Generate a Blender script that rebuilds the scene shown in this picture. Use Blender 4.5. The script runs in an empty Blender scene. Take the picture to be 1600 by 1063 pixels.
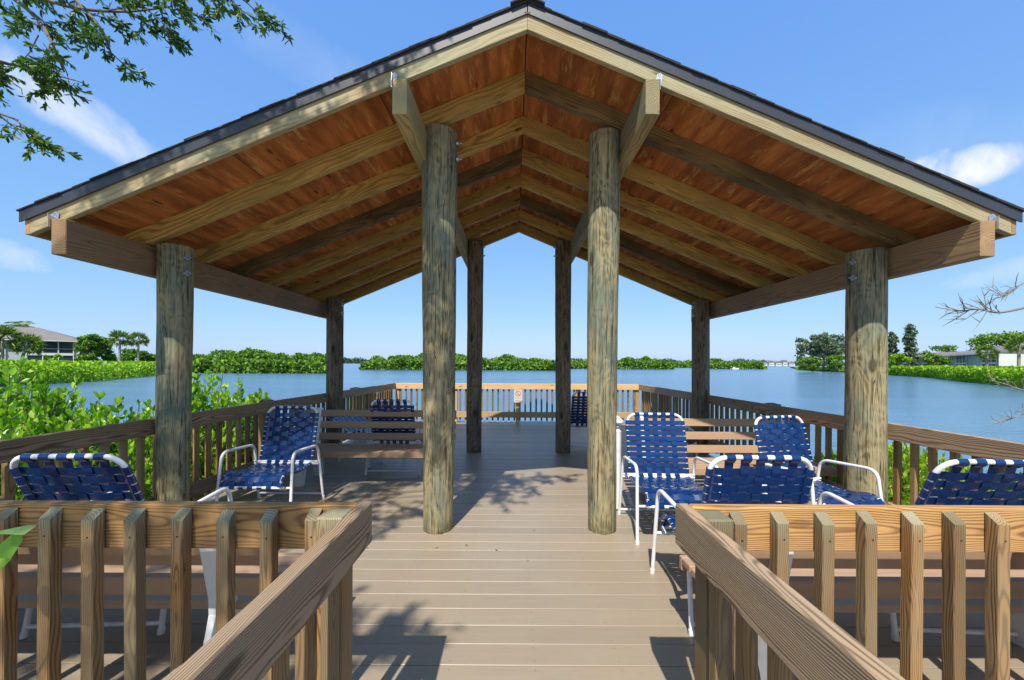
import bpy, bmesh, math, random
import numpy as np
from mathutils import Vector, Matrix
random.seed(7); RNG = np.random.default_rng(7)
R = math.radians
SC = bpy.context.scene
COL = SC.collection

# ------------------------------------------------------------------ camera
H = 1.48; FPX = 610.0; VX, VY = 802.0, 567.5; ROLL = R(0.30)
cam_d = bpy.data.cameras.new('camera'); cam = bpy.data.objects.new('camera', cam_d); COL.objects.link(cam)
cam.location = (0, 0, H); cam.rotation_euler = (R(90), -ROLL, 0)
cam_d.sensor_width = 36.0; cam_d.lens = FPX / 1600 * 36
cam_d.shift_x = -(VX - 800) / 1600; cam_d.shift_y = (VY - 531.5) / 1600
cam_d.clip_start = 0.05; cam_d.clip_end = 6000
SC.camera = cam

def W(px, py, Y):
    """where in the place a point seen at photo pixel (px,py) and Y metres ahead is"""
    a, b = px - VX, py - VY
    c, s = math.cos(ROLL), math.sin(ROLL)
    a, b = a * c + b * s, -a * s + b * c
    return Vector((a * Y / FPX, Y, H - b * Y / FPX))

# ------------------------------------------------------------------ node helpers
def N(nt, typ, ins=None, **props):
    n = nt.nodes.new(typ)
    for k, v in props.items(): setattr(n, k, v)
    for k, v in (ins or {}).items():
        s = n.inputs[k]
        if hasattr(v, 'is_linked') or isinstance(v, bpy.types.NodeSocket): nt.links.new(v, s)
        else: s.default_value = v
    return n
def M_(nt, op, a, b=None, c=None, clamp=False):
    n = nt.nodes.new('ShaderNodeMath'); n.operation = op; n.use_clamp = clamp
    for i, v in enumerate((a, b, c)):
        if v is None: continue
        if isinstance(v, bpy.types.NodeSocket): nt.links.new(v, n.inputs[i])
        else: n.inputs[i].default_value = v
    return n.outputs[0]
def VM(nt, op, a, b=None):
    n = nt.nodes.new('ShaderNodeVectorMath'); n.operation = op
    for i, v in enumerate((a, b)):
        if v is None: continue
        if isinstance(v, bpy.types.NodeSocket): nt.links.new(v, n.inputs[i])
        else: n.inputs[i].default_value = v
    return n.outputs['Value'] if op in ('LENGTH', 'DOT_PRODUCT') else n.outputs[0]
def RAMP(nt, fac, stops):
    n = nt.nodes.new('ShaderNodeValToRGB'); e = n.color_ramp.elements
    while len(e) > 1: e.remove(e[-1])
    e[0].position = stops[0][0]; c = stops[0][1]; e[0].color = (*c, 1) if len(c) == 3 else c
    for p, c in stops[1:]:
        x = e.new(p); x.color = (*c, 1)
    nt.links.new(fac, n.inputs[0]); return n.outputs[0]
def MIX(nt, fac, a, b, mode='MIX'):
    n = nt.nodes.new('ShaderNodeMix'); n.data_type = 'RGBA'; n.blend_type = mode
    for i, v in ((0, fac), (6, a), (7, b)):
        if isinstance(v, bpy.types.NodeSocket): nt.links.new(v, n.inputs[i])
        else: n.inputs[i].default_value = (*v, 1) if isinstance(v, tuple) and len(v) == 3 else v
    return n.outputs[2]
def new_mat(name):
    m = bpy.data.materials.new(name); m.use_nodes = True; nt = m.node_tree; nt.nodes.clear()
    out = nt.nodes.new('ShaderNodeOutputMaterial'); b = nt.nodes.new('ShaderNodeBsdfPrincipled')
    nt.links.new(b.outputs[0], out.inputs[0]); return m, nt, b, out
def G(v): return (v, v, v)

# ------------------------------------------------------------------ world, sun
SUN_EL = math.atan(1.38 * math.cos(R(12.5))); SUN_AZ = R(12.5)     # light travels +Y, a little to +X
world = bpy.data.worlds.new('World'); SC.world = world; world.use_nodes = True
nt = world.node_tree; nt.nodes.clear()
sky = N(nt, 'ShaderNodeTexSky', sky_type='NISHITA', sun_disc=False)
sky.sun_elevation = SUN_EL; sky.sun_rotation = math.pi + SUN_AZ; sky.altitude = 0; sky.air_density = 1.0; sky.dust_density = 0.6; sky.ozone_density = 2.5
tc = N(nt, 'ShaderNodeTexCoord')
d = VM(nt, 'NORMALIZE', tc.outputs['Generated'])
base = sky.outputs[0]
sep = N(nt, 'ShaderNodeSeparateXYZ', {0: d})
def pix_dir(px, py): return (W(px, py, 1.0) - Vector((0, 0, H))).normalized()
mask = None
for (px, py, hw, hh, tilt, dens, nsc) in ((115, 172, 165, 42, 24, .75, 4), (1500, 262, 80, 38, 4, 1.1, 6), (0, 395, 60, 30, 10, .5, 6), (1570, 425, 90, 22, -8, .35, 6), (560, 140, 260, 50, 15, .13, 3), (1480, 250, 260, 90, 10, .12, 3)):
    c = pix_dir(px, py); t1 = Vector((c.y, -c.x, 0)).normalized(); t2 = c.cross(t1).normalized()
    if t2.z < 0: t2 = -t2
    dep = c.y
    a = R(-tilt); e1 = t1 * math.cos(a) + t2 * math.sin(a); e2 = -t1 * math.sin(a) + t2 * math.cos(a)
    u = M_(nt, 'DIVIDE', VM(nt, 'DOT_PRODUCT', VM(nt, 'SUBTRACT', d, tuple(c)), tuple(e1)), hw / FPX * dep * .95)
    v = M_(nt, 'DIVIDE', VM(nt, 'DOT_PRODUCT', VM(nt, 'SUBTRACT', d, tuple(c)), tuple(e2)), hh / FPX * dep)
    rr = M_(nt, 'ADD', M_(nt, 'MULTIPLY', u, u), M_(nt, 'MULTIPLY', v, v))
    no = N(nt, 'ShaderNodeTexNoise', {'Vector': d, 'Scale': nsc * 2.2, 'Detail': 7.0, 'Roughness': .58, 'Distortion': .5})
    g = M_(nt, 'SUBTRACT', 1.0, rr)
    g = M_(nt, 'ADD', M_(nt, 'MULTIPLY', g, .7), M_(nt, 'MULTIPLY', M_(nt, 'SUBTRACT', no.outputs[0], .53), 2.3))
    front = M_(nt, 'GREATER_THAN', VM(nt, 'DOT_PRODUCT', d, tuple(c)), .3)
    g = M_(nt, 'MULTIPLY', M_(nt, 'MULTIPLY', M_(nt, 'MULTIPLY', g, front, clamp=True), M_(nt, 'SUBTRACT', 1.6, rr, clamp=True)), dens, clamp=True)
    mask = g if mask is None else M_(nt, 'MAXIMUM', mask, g)
sc_ = N(nt, 'ShaderNodeSeparateColor', {0: base})
gr = [M_(nt, 'MULTIPLY', M_(nt, 'POWER', sc_.outputs[i], e), k) for i, (e, k) in enumerate(((.62, .88), (.45, 1.55), (.18, 3.45)))]
grade = N(nt, 'ShaderNodeCombineColor', {0: gr[0], 1: gr[1], 2: gr[2]}).outputs[0]
col = MIX(nt, mask, grade, (4.9, 5.0, 5.1))
bg = N(nt, 'ShaderNodeBackground', {'Color': col, 'Strength': 0.15})
wo = N(nt, 'ShaderNodeOutputWorld', {'Surface': bg.outputs[0]})
sl = bpy.data.lights.new('sun', 'SUN'); sun = bpy.data.objects.new('sun', sl); COL.objects.link(sun)
sl.energy = 4.2; sl.angle = R(0.53); sl.color = (1, .95, .87)
sun.location = (-3, -12, 16)
ldir = Vector((math.sin(SUN_AZ) * math.cos(SUN_EL), math.cos(SUN_AZ) * math.cos(SUN_EL), -math.sin(SUN_EL)))
sun.rotation_euler = ldir.to_track_quat('-Z', 'Y').to_euler()
SC.view_settings.view_transform = 'Standard'; SC.view_settings.look = 'None'
SC.view_settings.exposure = 0.52; SC.view_settings.gamma = 1.0
SC.render.engine = 'CYCLES'
SC.cycles.max_bounces = 8; SC.cycles.diffuse_bounces = 4; SC.cycles.glossy_bounces = 3; SC.cycles.transparent_max_bounces = 8; SC.cycles.transmission_bounces = 3

# ------------------------------------------------------------------ materials
def wood(name, light, dark, ring=26.0, ringamt=.55, rough=.75, tint=None, tintamt=0.0, blotch=None, blotchamt=0.0, knots=.5, vary=.25, bump=.35, fiber=.35, topstain=False):
    m, nt, b, out = new_mat(name)
    at = N(nt, 'ShaderNodeAttribute', attribute_name='bc')
    oi = N(nt, 'ShaderNodeObjectInfo')
    off = M_(nt, 'MULTIPLY', oi.outputs['Random'], 7.3)
    cmb = N(nt, 'ShaderNodeCombineXYZ', {0: off, 1: 0.0, 2: 0.0})
    p = VM(nt, 'ADD', at.outputs['Vector'], cmb.outputs[0])
    def st(x, y, z): return VM(nt, 'MULTIPLY', p, (x, y, z))
    warp = N(nt, 'ShaderNodeTexNoise', {'Vector': st(1.3, 5, 5), 'Scale': 1.0, 'Detail': 2.0})
    w2 = VM(nt, 'MULTIPLY', VM(nt, 'SUBTRACT', warp.outputs['Color'], (.5, .5, .5)), (.0, .10, .10))
    pc = VM(nt, 'ADD', VM(nt, 'ADD', st(.22, 1, 1), w2), (0, .035, .02))
    wv = N(nt, 'ShaderNodeTexWave', {'Vector': pc, 'Scale': ring, 'Distortion': 2.2, 'Detail': 2.0, 'Detail Scale': .45}, wave_type='RINGS', rings_direction='X', wave_profile='SIN')
    rg = M_(nt, 'POWER', wv.outputs['Fac'], 2.2)
    fb = N(nt, 'ShaderNodeTexNoise', {'Vector': st(5, 170, 170), 'Scale': 1.0, 'Detail': 3.0, 'Roughness': .6}).outputs[0]
    big = N(nt, 'ShaderNodeTexNoise', {'Vector': st(1.6, 9, 9), 'Scale': 1.0, 'Detail': 4.0}).outputs[0]
    f = M_(nt, 'ADD', M_(nt, 'MULTIPLY', rg, ringamt), M_(nt, 'MULTIPLY', M_(nt, 'SUBTRACT', fb, .5), fiber * 2))
    f = M_(nt, 'ADD', f, M_(nt, 'MULTIPLY', M_(nt, 'SUBTRACT', big, .5), .9), clamp=True)
    c = MIX(nt, f, light, dark)
    if tint: # weathering in large patches
        t = N(nt, 'ShaderNodeTexNoise', {'Vector': st(.9, 4, 4), 'Scale': 1.3, 'Detail': 5.0, 'Roughness': .65}).outputs[0]
        c = MIX(nt, M_(nt, 'MULTIPLY', M_(nt, 'MULTIPLY', M_(nt, 'SUBTRACT', t, .36), 4.0, clamp=True), tintamt), c, tint)
    if blotch:
        t = N(nt, 'ShaderNodeTexNoise', {'Vector': st(3.2, 14, 14), 'Scale': 1.0, 'Detail': 5.0, 'Roughness': .7}).outputs[0]
        c = MIX(nt, M_(nt, 'MULTIPLY', M_(nt, 'MULTIPLY', M_(nt, 'SUBTRACT', t, .55), 7.0, clamp=True), blotchamt), c, blotch)
    if knots > 0:
        vo = N(nt, 'ShaderNodeTexVoronoi', {'Vector': st(2.1, 6.5, 6.5), 'Scale': 1.0, 'Randomness': 1.0})
        k = M_(nt, 'MULTIPLY', M_(nt, 'SUBTRACT', .13, vo.outputs['Distance']), 18.0, clamp=True)
        c = MIX(nt, M_(nt, 'MULTIPLY', k, knots), c, tuple(x * .35 for x in dark))
    if topstain: # green algae that sits on the upper end of each baluster
        oz = N(nt, 'ShaderNodeSeparateXYZ', {0: N(nt, 'ShaderNodeTexCoord').outputs['Object']}).outputs[2]
        kk = M_(nt, 'ADD', M_(nt, 'MULTIPLY', M_(nt, 'SUBTRACT', oz, .90), 11.0), M_(nt, 'MULTIPLY', M_(nt, 'SUBTRACT', big, .5), 2.2), clamp=True)
        osx = N(nt, 'ShaderNodeSeparateXYZ', {0: N(nt, 'ShaderNodeTexCoord').outputs['Object']})
        for zz in (.88, .16):
            u_ = M_(nt, 'SUBTRACT', osx.outputs[0], .003); v_ = M_(nt, 'SUBTRACT', oz, zz)
            c = MIX(nt, M_(nt, 'LESS_THAN', M_(nt, 'ADD', M_(nt, 'MULTIPLY', u_, u_), M_(nt, 'MULTIPLY', v_, v_)), .000013), c, (.03, .025, .02))
        c = MIX(nt, M_(nt, 'MULTIPLY', kk, .7), c, MIX(nt, f, (.36, .38, .25), (.15, .17, .09)))
    hv = M_(nt, 'ADD', M_(nt, 'MULTIPLY', M_(nt, 'SUBTRACT', oi.outputs['Random'], .5), vary * 2), 1.0)
    hs = N(nt, 'ShaderNodeHueSaturation', {'Color': c, 'Value': hv, 'Saturation': 1.0})
    nt.links.new(hs.outputs[0], b.inputs['Base Color']); b.inputs['Roughness'].default_value = rough
    b.inputs['Specular IOR Level'].default_value = .3
    bh = M_(nt, 'ADD', M_(nt, 'MULTIPLY', rg, -.6), M_(nt, 'MULTIPLY', fb, .8))
    bp = N(nt, 'ShaderNodeBump', {'Height': bh, 'Strength': bump, 'Distance': .003})
    nt.links.new(bp.outputs[0], b.inputs['Normal'])
    return m

def pole_mat(name, light, dark, tint, seedoff):
    m, nt, b, out = new_mat(name)
    at = N(nt, 'ShaderNodeAttribute', attribute_name='bc'); oi = N(nt, 'ShaderNodeObjectInfo')
    cmb = N(nt, 'ShaderNodeCombineXYZ', {0: M_(nt, 'MULTIPLY', oi.outputs['Random'], 11.0), 1: seedoff, 2: 0.0})
    p = VM(nt, 'ADD', at.outputs['Vector'], cmb.outputs[0])
    def st(x, y, z): return VM(nt, 'MULTIPLY', p, (x, y, z))
    streak = N(nt, 'ShaderNodeTexNoise', {'Vector': st(1.7, 34, 34), 'Scale': 1.0, 'Detail': 7.0, 'Roughness': .66, 'Distortion': 1.1}).outputs[0]
    fine = N(nt, 'ShaderNodeTexNoise', {'Vector': st(9, 120, 120), 'Scale': 1.0, 'Detail': 4.0, 'Roughness': .7}).outputs[0]
    warp = N(nt, 'ShaderNodeTexNoise', {'Vector': st(3.0, 6, 6), 'Scale': 1.0, 'Detail': 2.5}).outputs['Color']
    pw = VM(nt, 'ADD', st(.22, 1, 1), VM(nt, 'MULTIPLY', VM(nt, 'SUBTRACT', warp, (.5, .5, .5)), (.25, .16, .16)))
    wv = N(nt, 'ShaderNodeTexWave', {'Vector': pw, 'Scale': 9.0, 'Distortion': 3.0, 'Detail': 2.0}, wave_type='RINGS', rings_direction='Y').outputs['Fac']
    f = M_(nt, 'ADD', M_(nt, 'MULTIPLY', M_(nt, 'SUBTRACT', streak, .36), 2.4), M_(nt, 'MULTIPLY', M_(nt, 'SUBTRACT', wv, .5), .22))
    f = M_(nt, 'ADD', f, M_(nt, 'MULTIPLY', M_(nt, 'SUBTRACT', fine, .5), 1.1), clamp=True)
    c = RAMP(nt, f, [(0.0, tuple(x * 1.25 for x in light)), (.35, light), (.7, dark), (1.0, tuple(x * .5 for x in dark))])
    t = N(nt, 'ShaderNodeTexNoise', {'Vector': st(1.6, 5, 5), 'Scale': 1.0, 'Detail': 5.0, 'Roughness': .7}).outputs[0]
    c = MIX(nt, M_(nt, 'MULTIPLY', M_(nt, 'SUBTRACT', t, .44), 4.5, clamp=True), c, MIX(nt, f, tint, tuple(x * .4 for x in tint)))
    # drying checks: long thin dark cracks
    ck = N(nt, 'ShaderNodeTexNoise', {'Vector': st(1.1, 42, 42), 'Scale': 1.0, 'Detail': 1.0, 'Distortion': .3}).outputs[0]
    ck = M_(nt, 'MULTIPLY', M_(nt, 'SUBTRACT', .022, M_(nt, 'ABSOLUTE', M_(nt, 'SUBTRACT', ck, .36))), 50.0, clamp=True)
    c = MIX(nt, M_(nt, 'MULTIPLY', ck, .92), c, tuple(x * .2 for x in dark))
    ck2 = N(nt, 'ShaderNodeTexNoise', {'Vector': st(.7, 17, 17), 'Scale': 1.0, 'Detail': 2.0, 'Distortion': .5}).outputs[0]
    ck2 = M_(nt, 'MULTIPLY', M_(nt, 'SUBTRACT', .007, M_(nt, 'ABSOLUTE', M_(nt, 'SUBTRACT', ck2, .47))), 160.0, clamp=True)
    c = MIX(nt, M_(nt, 'MULTIPLY', ck2, .8), c, tuple(x * .2 for x in dark)); ck = M_(nt, 'MAXIMUM', ck, ck2)
    pz = N(nt, 'ShaderNodeSeparateXYZ', {0: at.outputs['Vector']}).outputs[0]   # grime from splashing at the foot
    ft = M_(nt, 'ADD', M_(nt, 'MULTIPLY', M_(nt, 'SUBTRACT', .16, pz), 6.0), M_(nt, 'MULTIPLY', M_(nt, 'SUBTRACT', t, .5), 2.0), clamp=True)
    c = MIX(nt, M_(nt, 'MULTIPLY', ft, .55), c, (.10, .095, .05))
    vo = N(nt, 'ShaderNodeTexVoronoi', {'Vector': st(1.9, 4.5, 4.5), 'Scale': 1.0})
    k = M_(nt, 'MULTIPLY', M_(nt, 'SUBTRACT', .16, vo.outputs['Distance']), 16.0, clamp=True)
    c = MIX(nt, M_(nt, 'MULTIPLY', k, .75), c, tuple(x * .4 for x in dark))
    nt.links.new(c, b.inputs['Base Color']); b.inputs['Roughness'].default_value = .82; b.inputs['Specular IOR Level'].default_value = .2
    h = M_(nt, 'SUBTRACT', M_(nt, 'ADD', M_(nt, 'MULTIPLY', streak, -1.0), M_(nt, 'MULTIPLY', fine, -.6)), ck)
    bp = N(nt, 'ShaderNodeBump', {'Height': h, 'Strength': .6, 'Distance': .006}); nt.links.new(bp.outputs[0], b.inputs['Normal'])
    return m

def plain(name, col, rough=.5, metal=0.0, var=.0, bump=0.0, bscale=60, spec=.5, dirt=None, coat=0.0):
    m, nt, b, out = new_mat(name); c = (*col, 1)
    b.inputs['Roughness'].default_value = rough; b.inputs['Metallic'].default_value = metal; b.inputs['Specular IOR Level'].default_value = spec
    b.inputs['Coat Weight'].default_value = coat
    tc = N(nt, 'ShaderNodeTexCoord')
    n = N(nt, 'ShaderNodeTexNoise', {'Vector': tc.outputs['Object'], 'Scale': float(bscale), 'Detail': 5.0, 'Roughness': .6}).outputs[0]
    n2 = N(nt, 'ShaderNodeTexNoise', {'Vector': tc.outputs['Object'], 'Scale': float(bscale) * .15, 'Detail': 5.0}).outputs[0]
    k = M_(nt, 'ADD', M_(nt, 'MULTIPLY', M_(nt, 'SUBTRACT', n2, .5), var * 2.5), 1.0)
    cc = MIX(nt, 1.0, col, N(nt, 'ShaderNodeCombineXYZ', {0: k, 1: k, 2: k}).outputs[0], 'MULTIPLY')
    if dirt: cc = MIX(nt, M_(nt, 'MULTIPLY', M_(nt, 'MULTIPLY', M_(nt, 'SUBTRACT', n2, .55), 6.0, clamp=True), .5), cc, dirt)
    nt.links.new(cc, b.inputs['Base Color'])
    if bump:
        bp = N(nt, 'ShaderNodeBump', {'Height': n, 'Strength': bump, 'Distance': .01}); nt.links.new(bp.outputs[0], b.inputs['Normal'])
    return m

def leaf_mat(name, cols, rough=.45, trans=.35, spec=.4):
    m, nt, b, out = new_mat(name)
    g = N(nt, 'ShaderNodeNewGeometry'); tc = N(nt, 'ShaderNodeTexCoord')
    n = N(nt, 'ShaderNodeTexNoise', {'Vector': tc.outputs['Object'], 'Scale': .7, 'Detail': 3.0}).outputs[0]
    f = M_(nt, 'ADD', M_(nt, 'MULTIPLY', g.outputs['Random Per Island'], .75), M_(nt, 'MULTIPLY', M_(nt, 'SUBTRACT', n, .35), .8), clamp=True)
    k = len(cols); c = RAMP(nt, f, [(i / (k - 1), cc) for i, cc in enumerate(cols)])
    nt.links.new(c, b.inputs['Base Color']); b.inputs['Roughness'].default_value = rough; b.inputs['Specular IOR Level'].default_value = spec
    tr = N(nt, 'ShaderNodeBsdfTranslucent', {'Color': MIX(nt, 1.0, c, (1.3, 1.5, .5), 'MULTIPLY')})
    ms = N(nt, 'ShaderNodeMixShader', {0: trans, 1: b.outputs[0], 2: tr.outputs[0]})
    nt.links.new(ms.outputs[0], out.inputs[0]); return m

M = {}
M['rail'] = wood('weathered rail wood', (.44, .29, .155), (.15, .078, .032), ring=34, ringamt=1.0, tint=(.27, .20, .135), tintamt=.35, knots=.6)
M['rail_front'] = wood('sunbleached rail wood', (.47, .255, .08), (.17, .07, .02), ring=40, ringamt=.9, tint=(.33, .23, .14), tintamt=.3, knots=.5)
M['walk_rail'] = wood('grey brown walkway rail wood', (.35, .235, .13), (.10, .055, .025), ring=55, ringamt=1.0, tint=(.27, .215, .15), tintamt=.35, knots=.7, fiber=.45)
M['baluster'] = wood('pressure treated baluster wood', (.34, .175, .058), (.10, .042, .014), ring=52, ringamt=.85, tint=(.26, .24, .15), tintamt=.5, knots=.5, vary=.32, topstain=True)
M['rear_rail'] = wood('golden pine rail wood', (.66, .42, .20), (.36, .19, .08), ring=24, ringamt=.6, knots=.7)
M['rafter'] = wood('treated pine rafter', (.64, .41, .115), (.27, .15, .035), ring=20, ringamt=.8, tint=(.24, .18, .055), tintamt=.6, knots=.95, vary=.16, blotch=(.10, .07, .025), blotchamt=.55)
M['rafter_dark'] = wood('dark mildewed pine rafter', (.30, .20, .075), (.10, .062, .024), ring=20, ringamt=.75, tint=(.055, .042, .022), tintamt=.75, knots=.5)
M['fascia'] = wood('pale treated fascia pine', (.45, .325, .16), (.19, .125, .05), ring=22, ringamt=.65, tint=(.40, .42, .27), tintamt=.5, knots=.6, fiber=.4)
M['beam'] = wood('brown glulam beam', (.46, .285, .14), (.19, .10, .045), ring=22, ringamt=.6, tint=(.20, .135, .08), tintamt=.4, knots=.4)
M['inner_beam'] = wood('pale green beam', (.50, .37, .15), (.21, .135, .045), ring=24, ringamt=.8, tint=(.24, .24, .15), tintamt=.6, knots=.4)
M['plywood'] = wood('reddish plywood sheathing', (.66, .235, .065), (.25, .07, .02), ring=2.2, ringamt=.45, tint=(.24, .075, .022), tintamt=.85, blotch=(.70, .40, .15), blotchamt=.75, knots=.75, vary=.10, rough=.8, fiber=.65)
M['pole'] = pole_mat('weathered green round pole', (.34, .275, .145), (.12, .09, .042), (.21, .235, .165), 0.0)
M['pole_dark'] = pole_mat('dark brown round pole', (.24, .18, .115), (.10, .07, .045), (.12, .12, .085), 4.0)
M['bench_slat'] = wood('brown composite slat', (.42, .27, .165), (.34, .21, .125), ring=8, ringamt=.4, knots=0, vary=.06, fiber=.2, bump=.12, rough=.6)
M['white_metal'] = plain('white powder coated tube', (.80, .80, .79), .32, var=.05, dirt=(.55, .54, .5))
M['white_plastic'] = plain('white moulded plastic', (.80, .80, .78), .4, var=.05, bump=.05, dirt=(.6, .58, .52))
M['strap'] = plain('glossy navy vinyl strap', (.004, .030, .125), .22, var=.22, bump=.06, bscale=35, spec=.6, coat=.3)
M['black_cap'] = plain('black rubber', (.02, .02, .022), .6)
M['galv'] = plain('galvanised steel', (.55, .56, .57), .42, metal=.8, var=.2, bump=.1)
M['bolt'] = plain('zinc bolt', (.42, .43, .44), .35, metal=.9)
M['drip'] = plain('dark bronze drip edge', (.040, .043, .052), .45, metal=.0, var=.08)
M['shingle'] = plain('dark asphalt shingle', (.035, .034, .035), .95, var=.3, bump=.8, bscale=180)
M['sign_white'] = plain('white sign face', (.66, .62, .56), .45, var=.04)
M['sign_red'] = plain('faded red sign ink', (.55, .17, .11), .5)
M['sign_tan'] = plain('faded orange sign ink', (.66, .40, .28), .5)
M['sign_black'] = plain('faded black sign ink', (.12, .12, .12), .5)
M['near_leaf'] = leaf_mat('broad bright mangrove leaf', [(.06, .14, .015), (.16, .34, .025), (.30, .52, .035), (.44, .62, .08), (.52, .56, .14)], .32, .38)
M['lime_leaf'] = leaf_mat('lime mangrove leaf', [(.12, .24, .02), (.26, .44, .025), (.42, .56, .04), (.52, .56, .10)], .35, .38)
M['far_leaf'] = leaf_mat('island mangrove leaf', [(.015, .04, .01), (.06, .15, .015), (.13, .27, .02), (.22, .37, .03), (.33, .46, .08)], .55, .22)  # darkest leaf tone paints the shade in gaps between clumps
M['hedge_leaf'] = leaf_mat('low bright mangrove leaf', [(.13, .27, .01), (.26, .46, .015), (.40, .58, .03)], .5, .25)
M['tree_leaf'] = leaf_mat('oak twig leaf', [(.02, .05, .008), (.05, .11, .015), (.10, .19, .02), (.20, .25, .045)], .4, .35)
M['pine_leaf'] = leaf_mat('grey green casuarina foliage', [(.07, .115, .06), (.12, .17, .09), (.19, .23, .12)], .7, .15)
M['palm_leaf'] = leaf_mat('palm frond', [(.06, .12, .015), (.14, .22, .03), (.30, .34, .09)], .5, .2)
M['bark'] = plain('grey bark', (.16, .13, .10), .9, var=.4, bump=.8, bscale=18)
M['pale_bark'] = plain('pale dry twig bark', (.24, .205, .17), .85, var=.3, bump=.4, bscale=40)
M['palm_bark'] = plain('palm trunk', (.30, .26, .21), .9, var=.3, bump=.6, bscale=8)
M['stucco'] = plain('off white stucco', (.66, .64, .60), .85, var=.1, bscale=3)
M['stucco_grey'] = plain('pale grey wall', (.42, .45, .47), .85, var=.1, bscale=3)
M['roof_grey'] = plain('grey brown roof', (.20, .175, .155), .9, var=.25, bscale=6)
M['screen'] = plain('dark porch screen', (.025, .04, .055), .25, var=.3, bscale=3)
M['trim'] = plain('white window trim', (.66, .67, .66), .6)
M['bank'] = plain('grassy bank', (.09, .14, .03), .95, var=.4, bscale=1.5)
M['far_shore'] = leaf_mat('distant shore foliage', [(.05, .085, .05), (.09, .13, .07)], .8, .1)

# deck boards
m, nt, b, out = new_mat('tan composite decking'); M['deck'] = m
at = N(nt, 'ShaderNodeAttribute', attribute_name='bc'); g = N(nt, 'ShaderNodeNewGeometry')
p = at.outputs['Vector']
def st(x, y, z): return VM(nt, 'MULTIPLY', p, (x, y, z))
fb = N(nt, 'ShaderNodeTexNoise', {'Vector': st(2.5, 90, 90), 'Scale': 1.0, 'Detail': 4.0, 'Roughness': .65}).outputs[0]
bl = N(nt, 'ShaderNodeTexNoise', {'Vector': g.outputs['Position'], 'Scale': 2.2, 'Detail': 6.0, 'Roughness': .65}).outputs[0]
bl2 = N(nt, 'ShaderNodeTexNoise', {'Vector': g.outputs['Position'], 'Scale': 14.0, 'Detail': 4.0, 'Roughness': .7}).outputs[0]
c = MIX(nt, fb, (.355, .285, .20), (.265, .207, .14))
c = MIX(nt, M_(nt, 'MULTIPLY', M_(nt, 'SUBTRACT', bl, .42), 2.2, clamp=True), c, (.33, .275, .19))
c = MIX(nt, M_(nt, 'MULTIPLY', M_(nt, 'MULTIPLY', M_(nt, 'SUBTRACT', bl2, .66), 8.0, clamp=True), .35), c, (.17, .13, .10))
st_n = N(nt, 'ShaderNodeTexNoise', {'Vector': g.outputs['Position'], 'Scale': 5.5, 'Detail': 8.0, 'Roughness': .75, 'Distortion': 1.2}).outputs[0]
c = MIX(nt, M_(nt, 'MULTIPLY', M_(nt, 'MULTIPLY', M_(nt, 'SUBTRACT', st_n, .62), 9.0, clamp=True), .3), c, (.42, .36, .28))
c = MIX(nt, M_(nt, 'MULTIPLY', M_(nt, 'MULTIPLY', M_(nt, 'SUBTRACT', .36, st_n), 9.0, clamp=True), .35), c, (.17, .135, .10))
rv = M_(nt, 'ADD', M_(nt, 'MULTIPLY', g.outputs['Random Per Island'], .16), .92)
c = MIX(nt, 1.0, c, N(nt, 'ShaderNodeCombineXYZ', {0: rv, 1: rv, 2: rv}).outputs[0], 'MULTIPLY')
sp = N(nt, 'ShaderNodeSeparateXYZ', {0: g.outputs['Position']}); bs = N(nt, 'ShaderNodeSeparateXYZ', {0: p})
mx = M_(nt, 'ABSOLUTE', M_(nt, 'SUBTRACT', M_(nt, 'FRACT', M_(nt, 'ADD', M_(nt, 'DIVIDE', sp.outputs[0], .42), .23)), .5))
sx = M_(nt, 'MULTIPLY', mx, .42)
sy = M_(nt, 'SUBTRACT', M_(nt, 'ABSOLUTE', bs.outputs[1]), .045)
dd = M_(nt, 'SQRT', M_(nt, 'ADD', M_(nt, 'MULTIPLY', sx, sx), M_(nt, 'MULTIPLY', sy, sy)))
c = MIX(nt, M_(nt, 'MULTIPLY', M_(nt, 'LESS_THAN', dd, .0032), .6), c, (.04, .03, .025))
nt.links.new(c, b.inputs['Base Color']); b.inputs['Roughness'].default_value = .42; b.inputs['Specular IOR Level'].default_value = .45
bp = N(nt, 'ShaderNodeBump', {'Height': fb, 'Strength': .25, 'Distance': .002}); nt.links.new(bp.outputs[0], b.inputs['Normal'])

# water
m, nt, b, out = new_mat('rippled bay water'); M['water'] = m
g = N(nt, 'ShaderNodeNewGeometry')
mp = VM(nt, 'MULTIPLY', g.outputs['Position'], (.55, 1.6, 1))
n1 = N(nt, 'ShaderNodeTexNoise', {'Vector': mp, 'Scale': 2.4, 'Detail': 4.0, 'Roughness': .6}).outputs[0]
n2 = N(nt, 'ShaderNodeTexNoise', {'Vector': VM(nt, 'MULTIPLY', g.outputs['Position'], (.25, .8, 1)), 'Scale': .35, 'Detail': 3.0}).outputs[0]
n3 = N(nt, 'ShaderNodeTexNoise', {'Vector': VM(nt, 'MULTIPLY', g.outputs['Position'], (.35, 1.0, 1)), 'Scale': .06, 'Detail': 3.0}).outputs[0]
n4 = N(nt, 'ShaderNodeTexNoise', {'Vector': VM(nt, 'MULTIPLY', g.outputs['Position'], (.010, .045, 1)), 'Scale': 1.0, 'Detail': 5.0, 'Roughness': .6}).outputs[0]
n4 = M_(nt, 'MULTIPLY', M_(nt, 'SUBTRACT', n4, .38), 4.0, clamp=True)
cc = MIX(nt, n4, (.065, .14, .225), (.11, .22, .31))
nt.links.new(cc, b.inputs['Base Color']); b.inputs['Roughness'].default_value = .2; b.inputs['IOR'].default_value = 1.33
hh = M_(nt, 'ADD', n1, M_(nt, 'MULTIPLY', n2, 2.0))
bst = M_(nt, 'ADD', .16, M_(nt, 'MULTIPLY', n4, .55))
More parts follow.
